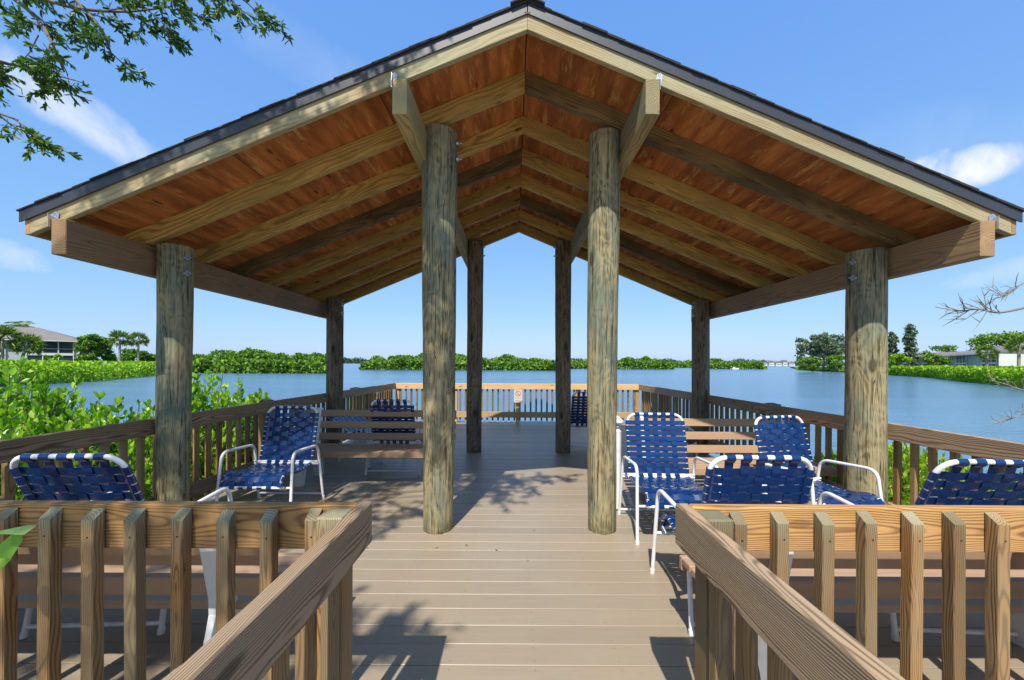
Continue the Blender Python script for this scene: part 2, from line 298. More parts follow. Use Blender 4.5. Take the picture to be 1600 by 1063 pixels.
bp = N(nt, 'ShaderNodeBump', {'Height': hh, 'Strength': bst, 'Distance': .16}); nt.links.new(bp.outputs[0], b.inputs['Normal'])

# ------------------------------------------------------------------ mesh builder
class MB:
    def __init__(s): s.v = []; s.f = []; s.g = []; s.sm = []
    def add(s, vs, fs, gs=None, smooth=False):
        o = len(s.v); s.v += [tuple(v) for v in vs]; s.f += [tuple(i + o for i in f) for f in fs]
        s.g += [tuple(x) for x in (gs if gs is not None else vs)]; s.sm += [smooth] * len(fs)
    def build(s, name, mat, parent=None, smooth=None):
        me = bpy.data.meshes.new(name); me.from_pydata(s.v, [], s.f); me.materials.append(mat)
        a = me.attributes.new('bc', 'FLOAT_VECTOR', 'POINT'); a.data.foreach_set('vector', np.array(s.g, dtype=np.float32).ravel())
        me.polygons.foreach_set('use_smooth', [bool(x) for x in s.sm]); me.update()
        o = bpy.data.objects.new(name, me); COL.objects.link(o)
        if parent: o.parent = parent
        return o
    def board(s, p0, p1, w, h, up=(0, 0, 1), c=.004, rnd=True, trim=(0, 0)):
        """board from p0 to p1 (centre line); w across, h along up"""
        p0, p1 = Vector(p0), Vector(p1); L = (p1 - p0).length; x = (p1 - p0).normalized()
        z = Vector(up); z = (z - x * z.dot(x)).normalized(); y = z.cross(x)
        mid = (p0 + p1) / 2; hd = (L / 2, w / 2, h / 2)
        off = Vector((random.uniform(0, 30), random.uniform(-.06, .06), random.uniform(-.06, .06))) if rnd else Vector((0, 0, 0))
        vs, gs, idx = [], [], {}
        for sx in (-1, 1):
            for sy in (-1, 1):
                for sz in (-1, 1):
                    sg = (sx, sy, sz)
                    for k in range(3):
                        q = [sg[j] * (hd[j] - (0 if j == k else c)) for j in range(3)]
                        lx = q[0]
                        if trim[0] and sx < 0: lx += trim[0] * q[2]
                        if trim[1] and sx > 0: lx += trim[1] * q[2]
                        idx[(sg, k)] = len(vs); vs.append(mid + x * lx + y * q[1] + z * q[2]); gs.append((lx + off.x, q[1] + off.y, q[2] + off.z))
        fs = []
        def face(l):
            l = list(l); n = Vector((0, 0, 0)); a, b_, c_ = vs[l[0]], vs[l[1]], vs[l[2]]
            n = (b_ - a).cross(c_ - a); ce = sum((vs[i] for i in l), Vector()) / len(l)
            if n.dot(ce - mid) < 0: l.reverse()
            fs.append(l)
        for k in range(3):
            a, b_ = [j for j in range(3) if j != k]
            for sk in (-1, 1):
                l = []
                for sa, sb in ((-1, -1), (1, -1), (1, 1), (-1, 1)):
                    sg = [0, 0, 0]; sg[k] = sk; sg[a] = sa; sg[b_] = sb; l.append(idx[(tuple(sg), k)])
                face(l)
            for sa in (-1, 1):
                for sb in (-1, 1):
                    l = []
                    for sk, kk in ((-1, a), (-1, b_), (1, b_), (1, a)):
                        sg = [0, 0, 0]; sg[k] = sk; sg[a] = sa; sg[b_] = sb; l.append(idx[(tuple(sg), kk)])
                    face(l)
        for sx in (-1, 1):
            for sy in (-1, 1):
                for sz in (-1, 1): face([idx[((sx, sy, sz), k)] for k in range(3)])
        s.add(vs, fs, gs); return s
    def box(s, lo, hi, c=.003):
        lo, hi = Vector(lo), Vector(hi); ce = (lo + hi) / 2; d_ = hi - lo
        k = max(range(3), key=lambda i: d_[i]); e = Vector((0, 0, 0)); e[k] = d_[k] / 2
        up = (0, 0, 1) if k != 2 else (0, 1, 0)
        w, h = ((d_[1], d_[2]), (d_[0], d_[2]), (d_[0], d_[1]))[k]
        return s.board(ce - e, ce + e, w, h, up, c)
    def tube(s, pts, r, n=8, caps=True, r2=None, smooth=True):
        pts = [Vector(p) for p in pts]; m_ = len(pts); vs, gs, fs = [], [], []; L = 0
        t0 = (pts[1] - pts[0]).normalized(); a = Vector((0, 0, 1)) if abs(t0.z) < .9 else Vector((1, 0, 0))
        nrm = (a - t0 * a.dot(t0)).normalized()
        for i, p in enumerate(pts):
            t = (pts[min(i + 1, m_ - 1)] - pts[max(i - 1, 0)]).normalized()
            nrm = (nrm - t * nrm.dot(t)).normalized(); bn = t.cross(nrm)
            rad = r if r2 is None else r + (r2 - r) * i / (m_ - 1)
            if callable(r): rad = r(i / (m_ - 1))
            if i: L += (p - pts[i - 1]).length
            for j in range(n):
                an = 2 * math.pi * j / n; o = nrm * math.cos(an) + bn * math.sin(an)
                vs.append(p + o * rad); gs.append((L, math.cos(an) * rad, math.sin(an) * rad))
        for i in range(m_ - 1):
            for j in range(n):
                k = (j + 1) % n; fs.append((i * n + j, i * n + k, (i + 1) * n + k, (i + 1) * n + j))
        s.add(vs, fs, gs, smooth)
        if caps:
            s.add(vs[:n], [tuple(reversed(range(n)))], gs[:n]); s.add(vs[-n:], [tuple(range(n))], gs[-n:])
        return s
    def prism(s, poly, x0, x1, ax='x', origin=(0, 0, 0)):
        o = Vector(origin); n = len(poly)
        mk = (lambda a, u, v: o + Vector((a, u, v))) if ax == 'x' else (lambda a, u, v: o + Vector((u, a, v)))
        vs = [mk(x0, u, v) for u, v in poly] + [mk(x1, u, v) for u, v in poly]
        fs = [tuple(range(n)), tuple(reversed(range(n, 2 * n)))] + [(i, n + i, n + (i + 1) % n, (i + 1) % n) for i in range(n)]
        fs = [tuple(reversed(f)) for f in fs] if ax == 'x' else fs
        s.add(vs, fs); return s
def fillet(pts, r, n=5):
    pts = [Vector(p) for p in pts]; out = [pts[0]]
    for i in range(1, len(pts) - 1):
        a, b_, c = pts[i - 1], pts[i], pts[i + 1]
        ra = min(r, (a - b_).length * .48, (c - b_).length * .48)
        p, q = b_ + (a - b_).normalized() * ra, b_ + (c - b_).normalized() * ra
        for k in range(n + 1):
            t = k / n; out.append(p * (1 - t) ** 2 + b_ * 2 * t * (1 - t) + q * t * t)
    out.append(pts[-1]); return out
def empty(name, loc=(0, 0, 0), rz=0.0):
    o = bpy.data.objects.new(name, None); COL.objects.link(o); o.location = loc; o.rotation_euler = (0, 0, rz); o.empty_display_size = .1; return o
def tag(o, label=None, cat=None, group=None, kind=None):
    for k, v in (('label', label), ('category', cat), ('group', group), ('kind', kind)):
        if v: o[k] = v
    return o
def copy_tree(o, parent=None):
    c = o.copy(); COL.objects.link(c); c.parent = parent
    for ch in list(o.children): copy_tree(ch, c)
    return c
def piece(name, mat, parent, fn):
    b_ = MB(); fn(b_); return b_.build(name, mat, parent)

# ------------------------------------------------------------------ setting: water, deck, banks
WZ = -1.2
wm = MB(); wm.add([(-2500, -60, WZ), (2500, -60, WZ), (2500, 3500, WZ), (-2500, 3500, WZ)], [(0, 1, 2, 3)])
tag(wm.build('water', M['water']), 'blue rippled bay water around the deck', 'water', kind='structure')
db = MB(); PITCH = .1463; y = -1.6; i = 0
while y < 9.9:
    hw = 3.42 - .035 * max(0, y) if y > 1.2 else .78; zj = random.uniform(-.0012, .0012); db.board((-hw - random.uniform(0, .012), y + PITCH / 2, -.014 + zj), (hw + random.uniform(0, .012), y + PITCH / 2, -.014 + zj + random.uniform(-.001, .001)), PITCH - random.uniform(.0034, .0055), .028, c=.002, rnd=False)
    y += PITCH
# give each board its own grain offset
deck = db.build('deck', M['deck']); tag(deck, 'tan composite deck boards running crosswise', 'deck', kind='structure')
gm = MB(); gm.board((-14, -5.9, -.75), (14, -5.9, -.75), 14, .5, (0, 0, 1), .05)
M['bounce_ground'] = plain('pale bounce ground', (.40, .33, .24), .95, var=.3, bump=.5, bscale=30)  # unseen ground, made pale so it bounces light onto the front and roof
tag(gm.build('ground', M['bounce_ground']), 'low unseen ground at the landward end of the deck, pale to bounce light', 'ground', kind='structure')
fr = MB()
for x in (-3.3, -2.2, -1.1, 0, 1.1, 2.2, 3.2): fr.box((x - .02, 1.25 if abs(x) > 1 else -1.6, -.25), (x + .02, 9.8, -.03))
fr.box((-3.2, 9.78, -.26), (3.2, 9.82, -.03))
for yy in (1, 4, 7, 9.6):
    for x in (-2.9, 0.02, 2.9): fr.tube([(x, yy, WZ - .5), (x, yy, -.26)], .12, 12)
tag(fr.build('deck_framing', M['beam']), 'timber joists and piles under the deck', 'deck framing', kind='structure')

# ------------------------------------------------------------------ railings
RZ = .975
BAL = []
def bal_mesh():
    """baluster standing on origin, top cut at a slope falling towards -Y"""
    b_ = MB(); w = .021; z0, z1 = .06, .965; cut = .03; o = (random.uniform(0, 30), random.uniform(-.05, .05), random.uniform(-.05, .05)); c = .003
    for (za, zb) in ((z0, z1),):
        ring = []
        prof = [(-w + c, -w), (w - c, -w), (w, -w + c), (w, w - c), (w - c, w), (-w + c, w), (-w, w - c), (-w, -w + c)]
        vs = [(x, yy, za) for x, yy in prof] + [(x, yy, zb - cut * (w - yy) / (2 * w)) for x, yy in prof]
        gs = [(v[2] + o[0], v[0] + o[1], v[1] + o[2]) for v in vs]
        b_.add(vs, [tuple(reversed(range(8))), tuple(range(8, 16))] + [(i, (i + 1) % 8, 8 + (i + 1) % 8, 8 + i) for i in range(8)], gs)
    return b_
for i in range(7):
    o = bal_mesh().build('baluster', M['baluster']); BAL.append(o.data); bpy.data.objects.remove(o)
def balusters(root, a, b_, n, mat=None, z=0, inset=0.0):
    """n balusters from a to b_; their sloped cut faces the outside (left of a->b_)"""
    a, b_ = Vector(a), Vector(b_); dr = (b_ - a).normalized(); ang = math.atan2(dr.y, dr.x)
    for k in range(n):
        p = a + (b_ - a) * (k / (n - 1)); o = bpy.data.objects.new('baluster', random.choice(BAL)); COL.objects.link(o)
        o.parent = root; o.location = (p.x, p.y, random.uniform(-.003, .002)); o.rotation_euler = (random.gauss(0, .003), random.gauss(0, .003), ang + random.gauss(0, .012))
def post4(root, x, y, top=.965, s=.089, mat='baluster', z0=.0):
    return piece('post', M[mat], root, lambda b: b.board((x, y, z0), (x, y, top), s, s, (0, 1, 0), .005))

CY = 1.375      # face of the front cross rails
def rail(root, name, p0, p1, mat, w=.038, h=.142, **k):
    return piece(name, M[mat], root, lambda b: b.board(p0, p1, w, h, (0, 0, 1), .004, **k))
# front left
fl = empty('wooden_railing', (-.52, CY, 0)); fl_off = Vector((-.52, CY, 0))
tag(fl, 'weathered railing turning along the walkway at the left front corner of the deck', 'railing', 'wooden railings round the deck')
def sub(v): return Vector(v)
fl.location = (0, 0, 0)
rail(fl, 'top_rail', (-3.3, CY + .02, RZ - .078), (-.552, CY + .02, RZ - .078), 'rail_front', h=.156)
rail(fl, 'bottom_rail', (-3.3, CY + .02, .21), (-.56, CY + .02, .21), 'rail', h=.14)
rail(fl, 'walkway_rail', (-.53, CY + .04, RZ - .072), (-.53, -1.3, RZ - .072), 'walk_rail', w=.044, h=.146)
rail(fl, 'bottom_rail', (-.53, CY + .02, .21), (-.53, -1.3, .21), 'rail', w=.04, h=.14)
post4(fl, -.602, CY - .05, .968)
post4(fl, -2.0, CY + .087, .955); post4(fl, -3.28, CY - .046, .955)
balusters(fl, (-3.13, CY - .022, 0), (-.69, CY - .022, 0), 17)
balusters(fl, (-.575, CY - .14, 0), (-.575, -1.2, 0), 18)
# front right
frr = empty('wooden_railing'); tag(frr, 'weathered railing turning along the walkway at the right front corner of the deck', 'railing', 'wooden railings round the deck')
rail(frr, 'top_rail', (.637, CY + .02, RZ - .078), (3.35, CY + .02, RZ - .078), 'rail_front', h=.156)
rail(frr, 'bottom_rail', (.64, CY + .02, .21), (3.35, CY + .02, .21), 'rail', h=.14)
rail(frr, 'walkway_rail', (.612, CY + .04, RZ - .072), (.612, -1.3, RZ - .072), 'walk_rail', w=.046, h=.146)
rail(frr, 'bottom_rail', (.612, CY + .02, .21), (.612, -1.3, .21), 'rail', w=.04, h=.14)
post4(frr, .684, CY - .05, .968); post4(frr, 2.1, CY + .087, .955); post4(frr, 3.33, CY - .046, .955)
balusters(frr, (.775, CY - .022, 0), (3.2, CY - .022, 0), 17)
balusters(frr, (.657, -1.2, 0), (.657, CY - .14, 0), 18)
# sides and rear
def side(sgn, xa, xb, label):
    r_ = empty('wooden_railing'); tag(r_, label, 'railing', 'wooden railings round the deck')
    ya, yb = CY + .06, 9.62
    X = lambda y: xa + (xb - xa) * (y - ya) / (yb - ya)
    ys = [ya, 3.47, 6.5, yb]
    for i in range(3):
        rail(r_, 'top_rail', (X(ys[i]), ys[i] + .004, RZ - .071), (X(ys[i + 1]), ys[i + 1] - .004, RZ - .071), 'rail')
        rail(r_, 'bottom_rail', (X(ys[i]), ys[i] + .004, .21), (X(ys[i + 1]), ys[i + 1] - .004, .21), 'rail')
    n = 57; a = (X(ya + .1) + sgn * .042, ya + .1, 0); b_ = (X(yb - .15) + sgn * .042, yb - .15, 0)
    if sgn < 0: balusters(r_, b_, a, n)
    else: balusters(r_, a, b_, n)
    for yy in (4.98, 8.1): post4(r_, X(yy) + sgn * .068, yy, .95)
    return r_
side(-1, -3.265, -2.90, 'long weathered railing with lower rail down the left side of the deck')
side(1, 3.34, 3.10, 'long weathered railing with lower rail down the right side of the deck')
rr = empty('wooden_railing', (0, 0, 0)); tag(rr, 'golden sunlit railing across the far end of the deck', 'railing', 'wooden railings round the deck')
YR = 9.60
rail(rr, 'top_rail', (-2.92, YR, RZ - .071), (3.12, YR, RZ - .071), 'rear_rail')
rail(rr, 'bottom_rail', (-2.88, YR, .21), (3.08, YR, .21), 'rear_rail')
balusters(rr, (2.98, YR + .042, 0), (-2.78, YR + .042, 0), 44)
for x in (-2.86, -1.42, .115, 1.6, 3.06): post4(rr, x, YR + .066, .955, mat='rear_rail', z0=-.2)

# sign hung on the far rail
sg = empty('warning_sign', W(809.5, 619, YR - .06)); sg.scale = (.92, 1, .92); tag(sg, 'small white sign with red prohibition circle on the far railing', 'sign')
def rr_rect(w, h, r, n=4):
    out = []
    for cx, cz, a0 in ((w - r, h - r, 0), (-w + r, h - r, 90), (-w + r, -h + r, 180), (w - r, -h + r, 270)):
        for k in range(n + 1): a = R(a0 + 90 * k / n); out.append((cx + r * math.cos(a), cz + r * math.sin(a)))
    return out
piece('sign_plate', M['sign_white'], sg, lambda b: b.prism(rr_rect(.113, .172, .02), 0, .006, 'y'))
def ringm(b, r0, r1, cz, y0, y1, n=28, cx=0):
    vs = []; fs = []
    for k in range(n):
        a = 2 * math.pi * k / n; c_, s_ = math.cos(a), math.sin(a)
        vs += [(cx + r0 * c_, y0, cz + r0 * s_), (cx + r1 * c_, y0, cz + r1 * s_), (cx + r1 * c_, y1, cz + r1 * s_), (cx + r0 * c_, y1, cz + r0 * s_)]
    for k in range(n):
        q = ((k + 1) % n) * 4; p = k * 4
        fs += [(p, p + 1, q + 1, q), (p + 1, p + 2, q + 2, q + 1), (p + 3, p, q, q + 3)]
    b.add(vs, fs)
def prohib(b):
    ringm(b, .058, .076, .062, -.002, .0)
    b.board((-.045, -.0015, .107), (.045, -.0015, .017), .003, .014, (0, 0, 1), .0005)
piece('prohibition_circle', M['sign_red'], sg, prohib)
def border(b):
    for (x0, x1, z0, z1) in ((-.096, .096, .15, .158), (-.096, .096, -.048, -.040), (-.096, -.088, -.04, .15), (.088, .096, -.04, .15)): b.box((x0, -.002, z0), (x1, .0, z1), .0004)
piece('border', M['sign_tan'], sg, border)
def glyph(b):
    b.box((-.03, -.0013, .045), (.022, 0, .056), .0003); b.box((.024, -.0013, .045), (.034, 0, .056), .0003); b.box((-.006, -.0013, .066), (.004, 0, .086), .0003); b.box((.0, -.0013, .02), (.01, 0, .038), .0003)
piece('pictogram', M['sign_black'], sg, glyph)
def txt(b):
    for z in (-.062, -.082):
        x = -.088
        while x < .08: w = random.uniform(.008, .014); b.box((x, -.0012, z), (x + w, 0, z + .012), .0002); x += w + .004
piece('lettering', M['sign_tan'], sg, txt)
def txt2(b):
    x = -.085
    while x < .08: w = random.uniform(.007, .012); b.box((x, -.0012, -.138), (x + w, 0, -.122), .0002); x += w + .004
piece('lettering', M['sign_black'], sg, txt2)

# ------------------------------------------------------------------ pavilion
S = 1.016; XC = .088; T = .4175
pav = empty('pavilion', (0, 0, 0)); tag(pav, 'open gabled timber pavilion on round poles over the deck', 'pavilion')
def Zs(z): return H + (z - H) * S
ZB = Zs(3.814); ZP = Zs(3.97)       # rafter bottom / sheathing underside at the ridge
YF = 2.73 * S; SP = .6096
EL, ER = -3.44, 3.535                # eaves
def roofz(x, z): return z - T * abs(x - XC)
nrm = {-1: Vector((-T, 0, 1)).normalized(), 1: Vector((T, 0, 1)).normalized()}
RH = (ZP - ZB) / math.sqrt(1 + T * T)
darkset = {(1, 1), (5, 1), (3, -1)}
for k in range(8):
    yk = YF + k * SP
    for s_, e in ((-1, EL), (1, ER)):
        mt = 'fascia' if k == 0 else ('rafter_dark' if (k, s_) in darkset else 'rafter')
        w = .04 if k == 0 else .066
        n = nrm[s_]; zc = (ZB + ZP) / 2
        a = Vector((XC, yk + .02, zc)); b_ = Vector((e, yk + .02, roofz(e, zc)))
        # extend to a plumb cut at the ridge
        tr = T
        o = piece('fascia_rafter' if k == 0 else 'rafter', M[mt], pav, lambda q: q.board(a + Vector((s_ * .0004, 0, 0)), b_, w, RH, tuple(n), .003, trim=(-T, -T)))
# plywood sheets
for s_, e in ((-1, EL), (1, ER)):
    n = nrm[s_]; dirv = Vector((s_, 0, -T)).normalized(); Ls = abs(e - XC) * math.sqrt(1 + T * T) + .03
    def ply(q):
        u = 0.004; row = 0
        while u < Ls:
            u1 = min(u + 1.214, Ls); y0 = YF + .022
            y = y0 - (1.2 if row % 2 else 0)
            while y < YF + 7 * SP + .05:
                y1 = min(y + 2.43, YF + 7 * SP + .06); ya = max(y, y0)
                if y1 - ya > .05:
                    o = Vector((XC, 0, ZP)) + n * .0075; yc = (ya + y1) / 2
                    p0 = o + dirv * ((u + u1) / 2); 
                    q.board((p0.x, ya, p0.z), (p0.x, y1, p0.z), u1 - u, .014, tuple(n), .001)
                y += 2.435
            u += 1.219; row += 1
    piece('roof_sheathing', M['plywood'], pav, ply)
    def sh(q):
        u = -.02; c = 0
        while u < Ls + .02:
            # a course of shingle tabs, each course riding on the one below
            y = YF - .018 - random.uniform(0, .010)
            while y < YF + 7 * SP + .08:
                ln = random.choice((.22, .3, .42, .6, .95)); y1 = min(y + ln, YF + 7 * SP + .09); th = random.choice((.010, .011, .016))
                lo = Vector((XC, 0, ZP)) + n * (.022) + dirv * u; hi = Vector((XC, 0, ZP)) + n * .022 + dirv * min(u + .19, Ls + .04)
                hi += n * .004
                mid = (lo + hi) / 2 + n * (th / 2)
                ax = (hi - lo).normalized(); q.board(Vector((mid.x, y, mid.z)), Vector((mid.x, y1 - .002, mid.z)), (hi - lo).length, th, tuple(Vector((0, 0, 1)) if abs(ax.z) > .99 else ax.cross(Vector((0, 1, 0))) * (-1 if ax.cross(Vector((0, 1, 0))).z < 0 else 1)), .001)
                y = y1
            u += .143 + random.uniform(-.004, .004); c += 1
    piece('shingles', M['shingle'], pav, sh)
    # metal drip edge at the front gable, in lengths with a lap
    for (u0, u1, dy) in ((.0, 1.35, 0), (1.34, Ls + .045, -.003)):
        a = Vector((XC, YF - .006 + dy, ZP)) + dirv * u0 - n * .012; b_ = Vector((XC, YF - .006 + dy, ZP)) + dirv * u1 - n * .012
        piece('drip_edge', M['drip'], pav, lambda q: (q.board(a, b_, .005, .070, tuple(n), .001, trim=(-T if u0 == 0 else 0, -T if u0 else 0)), q.board(a - n * .037 + Vector((0, -.003, 0)), b_ - n * .037 + Vector((0, -.003, 0)), .009, .005, tuple(n), .001)))
    # eave board
    piece('eave_board', M['beam'], pav, lambda q: q.board((e + s_ * .02, YF + .002, roofz(e, ZP) - .085), (e + s_ * .02, YF + 7 * SP + .04, roofz(e, ZP) - .085), .038, .15, (0, 0, 1), .003))
piece('ridge_cap', M['shingle'], pav, lambda q: (q.board((XC - .06, YF - .04, ZP + .022), (XC - .06, YF + 7 * SP + .09, ZP + .022), .13, .012, tuple(nrm[-1]), .001), q.board((XC + .06, YF - .04, ZP + .022), (XC + .06, YF + 7 * SP + .09, ZP + .022), .13, .012, tuple(nrm[1]), .001)))
# beams
BY0, BY1 = 2.79, 7.2
for (x0, x1, z0, h, mt) in ((-3.25, -3.145, 2.257, .25, 'beam'), (3.275, 3.38, 2.25, .25, 'beam'), (-.86, -.757, 3.235, .25, 'inner_beam'), (.92, 1.02, 3.225, .25, 'inner_beam')):
    zt = roofz((x0 + x1) / 2, ZB) - .012
    piece('beam', M[mt], pav, lambda q: q.board(((x0 + x1) / 2, BY0 - .05, zt - h / 2 + .01), ((x0 + x1) / 2, BY1, zt - h / 2 + .01), x1 - x0, h, (0, 0, 1), .004))
    # hurricane tie: bent perforated plate at the fascia
    side_ = -1 if x0 < 0 else 1; xt = x0 + .002 if x0 < 0 else x1 - .002
    big = abs(x0) > 2
    xt = x0 - .004 if (x0 < 0 and big) else (x1 + .004 if big else (x0 - .0 if x0 < 0 else x1 + .0))
    zt2 = zt - .03
    def tie(q):
        pl = [(-.018, -.03), (.012, -.045), (.02, .0), (.03, .055), (.012, .07), (-.012, .06), (-.02, .02)]
        q.prism([((u + 0), v + .03) for u, v in pl], -.004, .0, 'y', (xt, YF - .004, zt2))
        q.prism([(u, v - .02) for u, v in ((0, 0), (.05, .0), (.05, .07), (0, .09))], -.002, .002, 'x', (xt, YF - .05, zt2))
    t_ = piece('hurricane_tie', M['galv'], pav, tie)
    def holes(q):
        for (u, v) in ((0, .0), (.008, .03), (-.006, .035), (.012, .06), (0, .075)): q.tube([(xt + u, YF - .0085, zt2 + v + .01), (xt + u, YF - .0105, zt2 + v + .01)], .0035, 8)
    piece('nail', M['bolt'], t_, holes)
# round posts
def pole(x, y, rb, rt, top, mat, boltside, label=None):
    n, mz = 40, 60; vs, gs, fs = [], [], []
    ph = [random.uniform(0, 6.28) for _ in range(8)]
    for i in range(mz + 1):
        z = top * i / mz; r = rb + (rt - rb) * i / mz
        wx = .006 * math.sin(z * 1.3 + ph[0]); wy = .006 * math.sin(z * 1.1 + ph[1])
        for j in range(n):
            a = 2 * math.pi * j / n
            rr_ = r * (1 + .010 * math.sin(2 * a + ph[2] + z) + .008 * math.sin(3 * a + ph[3] - z * 2) + .006 * math.sin(5 * a + z * 3 + ph[4])) + .0015 * math.sin(11 * a + 6 * z + ph[5])
            vs.append((x + wx + rr_ * math.cos(a), y + wy + rr_ * math.sin(a), z)); gs.append((z, r * math.cos(a), r * math.sin(a)))
    for i in range(mz):
        for j in range(n): k = (j + 1) % n; fs.append((i * n + j, i * n + k, (i + 1) * n + k, (i + 1) * n + j))
    b = MB(); b.add(vs, fs, gs, True)
    b.add(vs[-n:], [tuple(range(n))], [(g[1] * .3, g[1], g[2]) for g in gs[-n:]])
    o = b.build('post', M[mat], pav)
    if label: o['label'] = label
    for dz in (-.10, -.24):
        bx = x + boltside * (rt + .004); q = MB(); zz = top + dz
        q.tube([(bx - boltside * .012, y - .035, zz), (bx + boltside * .004, y - .035, zz)], .024, 16); q.tube([(bx + boltside * .004, y - .035, zz), (bx + boltside * .02, y - .035, zz)], .013, 6, smooth=False)
        q.tube([(bx + boltside * .018, y - .035, zz), (bx + boltside * .036, y - .035, zz)], .007, 8)
        q.build('bolt', M['bolt'], o)
pole(-3.03, 3.49, .119, .130, 2.50, 'pole', 1)
pole(3.15, 3.49, .150, .142, 2.49, 'pole', -1)
pole(-.665, 3.49, .128, .162, 3.52, 'pole', 1)
pole(.80, 3.49, .122, .142, 3.50, 'pole', 1)
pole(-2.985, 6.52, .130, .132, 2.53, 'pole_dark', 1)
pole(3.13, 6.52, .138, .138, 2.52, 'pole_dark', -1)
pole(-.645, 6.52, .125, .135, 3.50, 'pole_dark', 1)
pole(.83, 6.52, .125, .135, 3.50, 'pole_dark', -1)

# ------------------------------------------------------------------ strap chairs
def ribbon(b, pts, wd, width, th=.0022):
    """closed flat ribbon along pts; wd = width directions"""
    n = len(pts); q = [[], [], [], []]
    for i, (p, w) in enumerate(zip(pts, wd)):
        t = (pts[min(i + 1, n - 1)] - pts[max(i - 1, 0)]).normalized(); w = w.normalized(); nn = t.cross(w).normalized()
        for k, (u, v) in enumerate(((-1, 1), (1, 1), (1, -1), (-1, -1))): q[k].append(p + w * width / 2 * u + nn * th / 2 * v)
    for k in range(4):
        a, c = q[k], q[(k + 1) % 4]
        b.add(a + c, [(i, n + i, n + i + 1, i + 1) for i in range(n - 1)], None, True)
    b.add([q[k][0] for k in range(4)] + [q[k][-1] for k in range(4)], [(3, 2, 1, 0), (4, 5, 6, 7)])
def panel(bm_, path, hw, rows, cols, colpitch, rw, cw, tr=.0135, top_wrap=True, rowstart=.06, phase=0):
    """woven panel: path = points in (y,z) ; rows of straps across, cols along"""
    P = [Vector((0, a, b_)) for a, b_ in path]; L = [0]
    for i in range(1, len(P)): L.append(L[-1] + (P[i] - P[i - 1]).length)
    tot = L[-1]
    def at(s):
        s = max(0, min(tot, s)); i = 0
        while i < len(L) - 2 and L[i + 1] < s: i += 1
        f = (s - L[i]) / (L[i + 1] - L[i]); return P[i].lerp(P[i + 1], f), (P[i + 1] - P[i]).normalized()
    def atn(s):
        p, t = at(s); _, t1 = at(s - .02); _, t2 = at(s + .02); t = (t1 + t2).normalized(); n = -Vector((1, 0, 0)).cross(t).normalized(); return p, t, n
    amp = .0035
    for i in range(rows):
        s = rowstart + (tot - rowstart * 1.15) * (i + .5) / rows
        p, t, n = atn(s); pts, wd = [], []
        def A(x, o): pts.append(p + Vector((x, 0, 0)) + n * o); wd.append(t)
        A(-hw + .03, -tr * .2); A(-hw + .012, -tr); A(-hw, -tr - .0015); A(-hw - tr * .8, -tr * .7); A(-hw - tr - .0015, 0); A(-hw - tr * .8, tr * .7); A(-hw, tr + .0015)
        xs = np.linspace(-hw + .03, hw - .03, 25)
        for x in xs:
            c_ = x / colpitch; k = round(c_ + (cols - 1) / 2)
            o = amp * math.cos(math.pi * (c_ + (cols - 1) / 2)) * (1 if (i + phase) % 2 else -1) if -0.6 < c_ + (cols - 1) / 2 < cols - .4 else 0
            sag = .012 * (1 - (x / hw) ** 2)
            A(float(x), o + tr * .55 - sag)
        A(hw, tr + .0015); A(hw + tr * .8, tr * .7); A(hw + tr + .0015, 0); A(hw + tr * .8, -tr * .7); A(hw, -tr - .0015); A(hw - .012, -tr); A(hw - .03, -tr * .2)
        ribbon(bm_, pts, wd, rw * random.uniform(.97, 1.03))
    rp = (tot - rowstart * 1.15) / rows
    for j in range(cols):
        x = (j - (cols - 1) / 2) * colpitch + random.uniform(-.003, .003); pts, wd = [], []
        def B(s, o, ex=0):
            p, t, n = atn(s); pts.append(p + t * ex + Vector((x, 0, 0)) + n * o); wd.append(Vector((1, 0, 0)))
        B(.03, -tr * .3); B(.012, -tr - .002); B(0, -tr - .0025); B(0, -tr * .8, -tr * .8); B(0, 0, -tr - .0025); B(0, tr * .8, -tr * .8); B(0, tr + .0025)
        ns = rows * 4
        for q in range(1, ns):
            s = tot * q / ns; ii = (s - rowstart) / rp - .5
            o = -amp * math.cos(math.pi * ii) * (1 if (j + phase) % 2 else -1) if ii > -.6 else 0
            o *= (1 if True else 1); sag = .012 * (1 - (x / hw) ** 2) * min(1, min(s, tot - s) / .08)
            B(s, o + tr * .55 - sag)
        B(tot, tr + .002, 0); B(tot, tr * .8, tr * .8); B(tot, 0, tr + .0025); B(tot, -tr * .8, tr * .8); B(tot, -tr - .002, 0); B(tot - .03, -tr * .3)
        ribbon(bm_, pts, wd, cw)
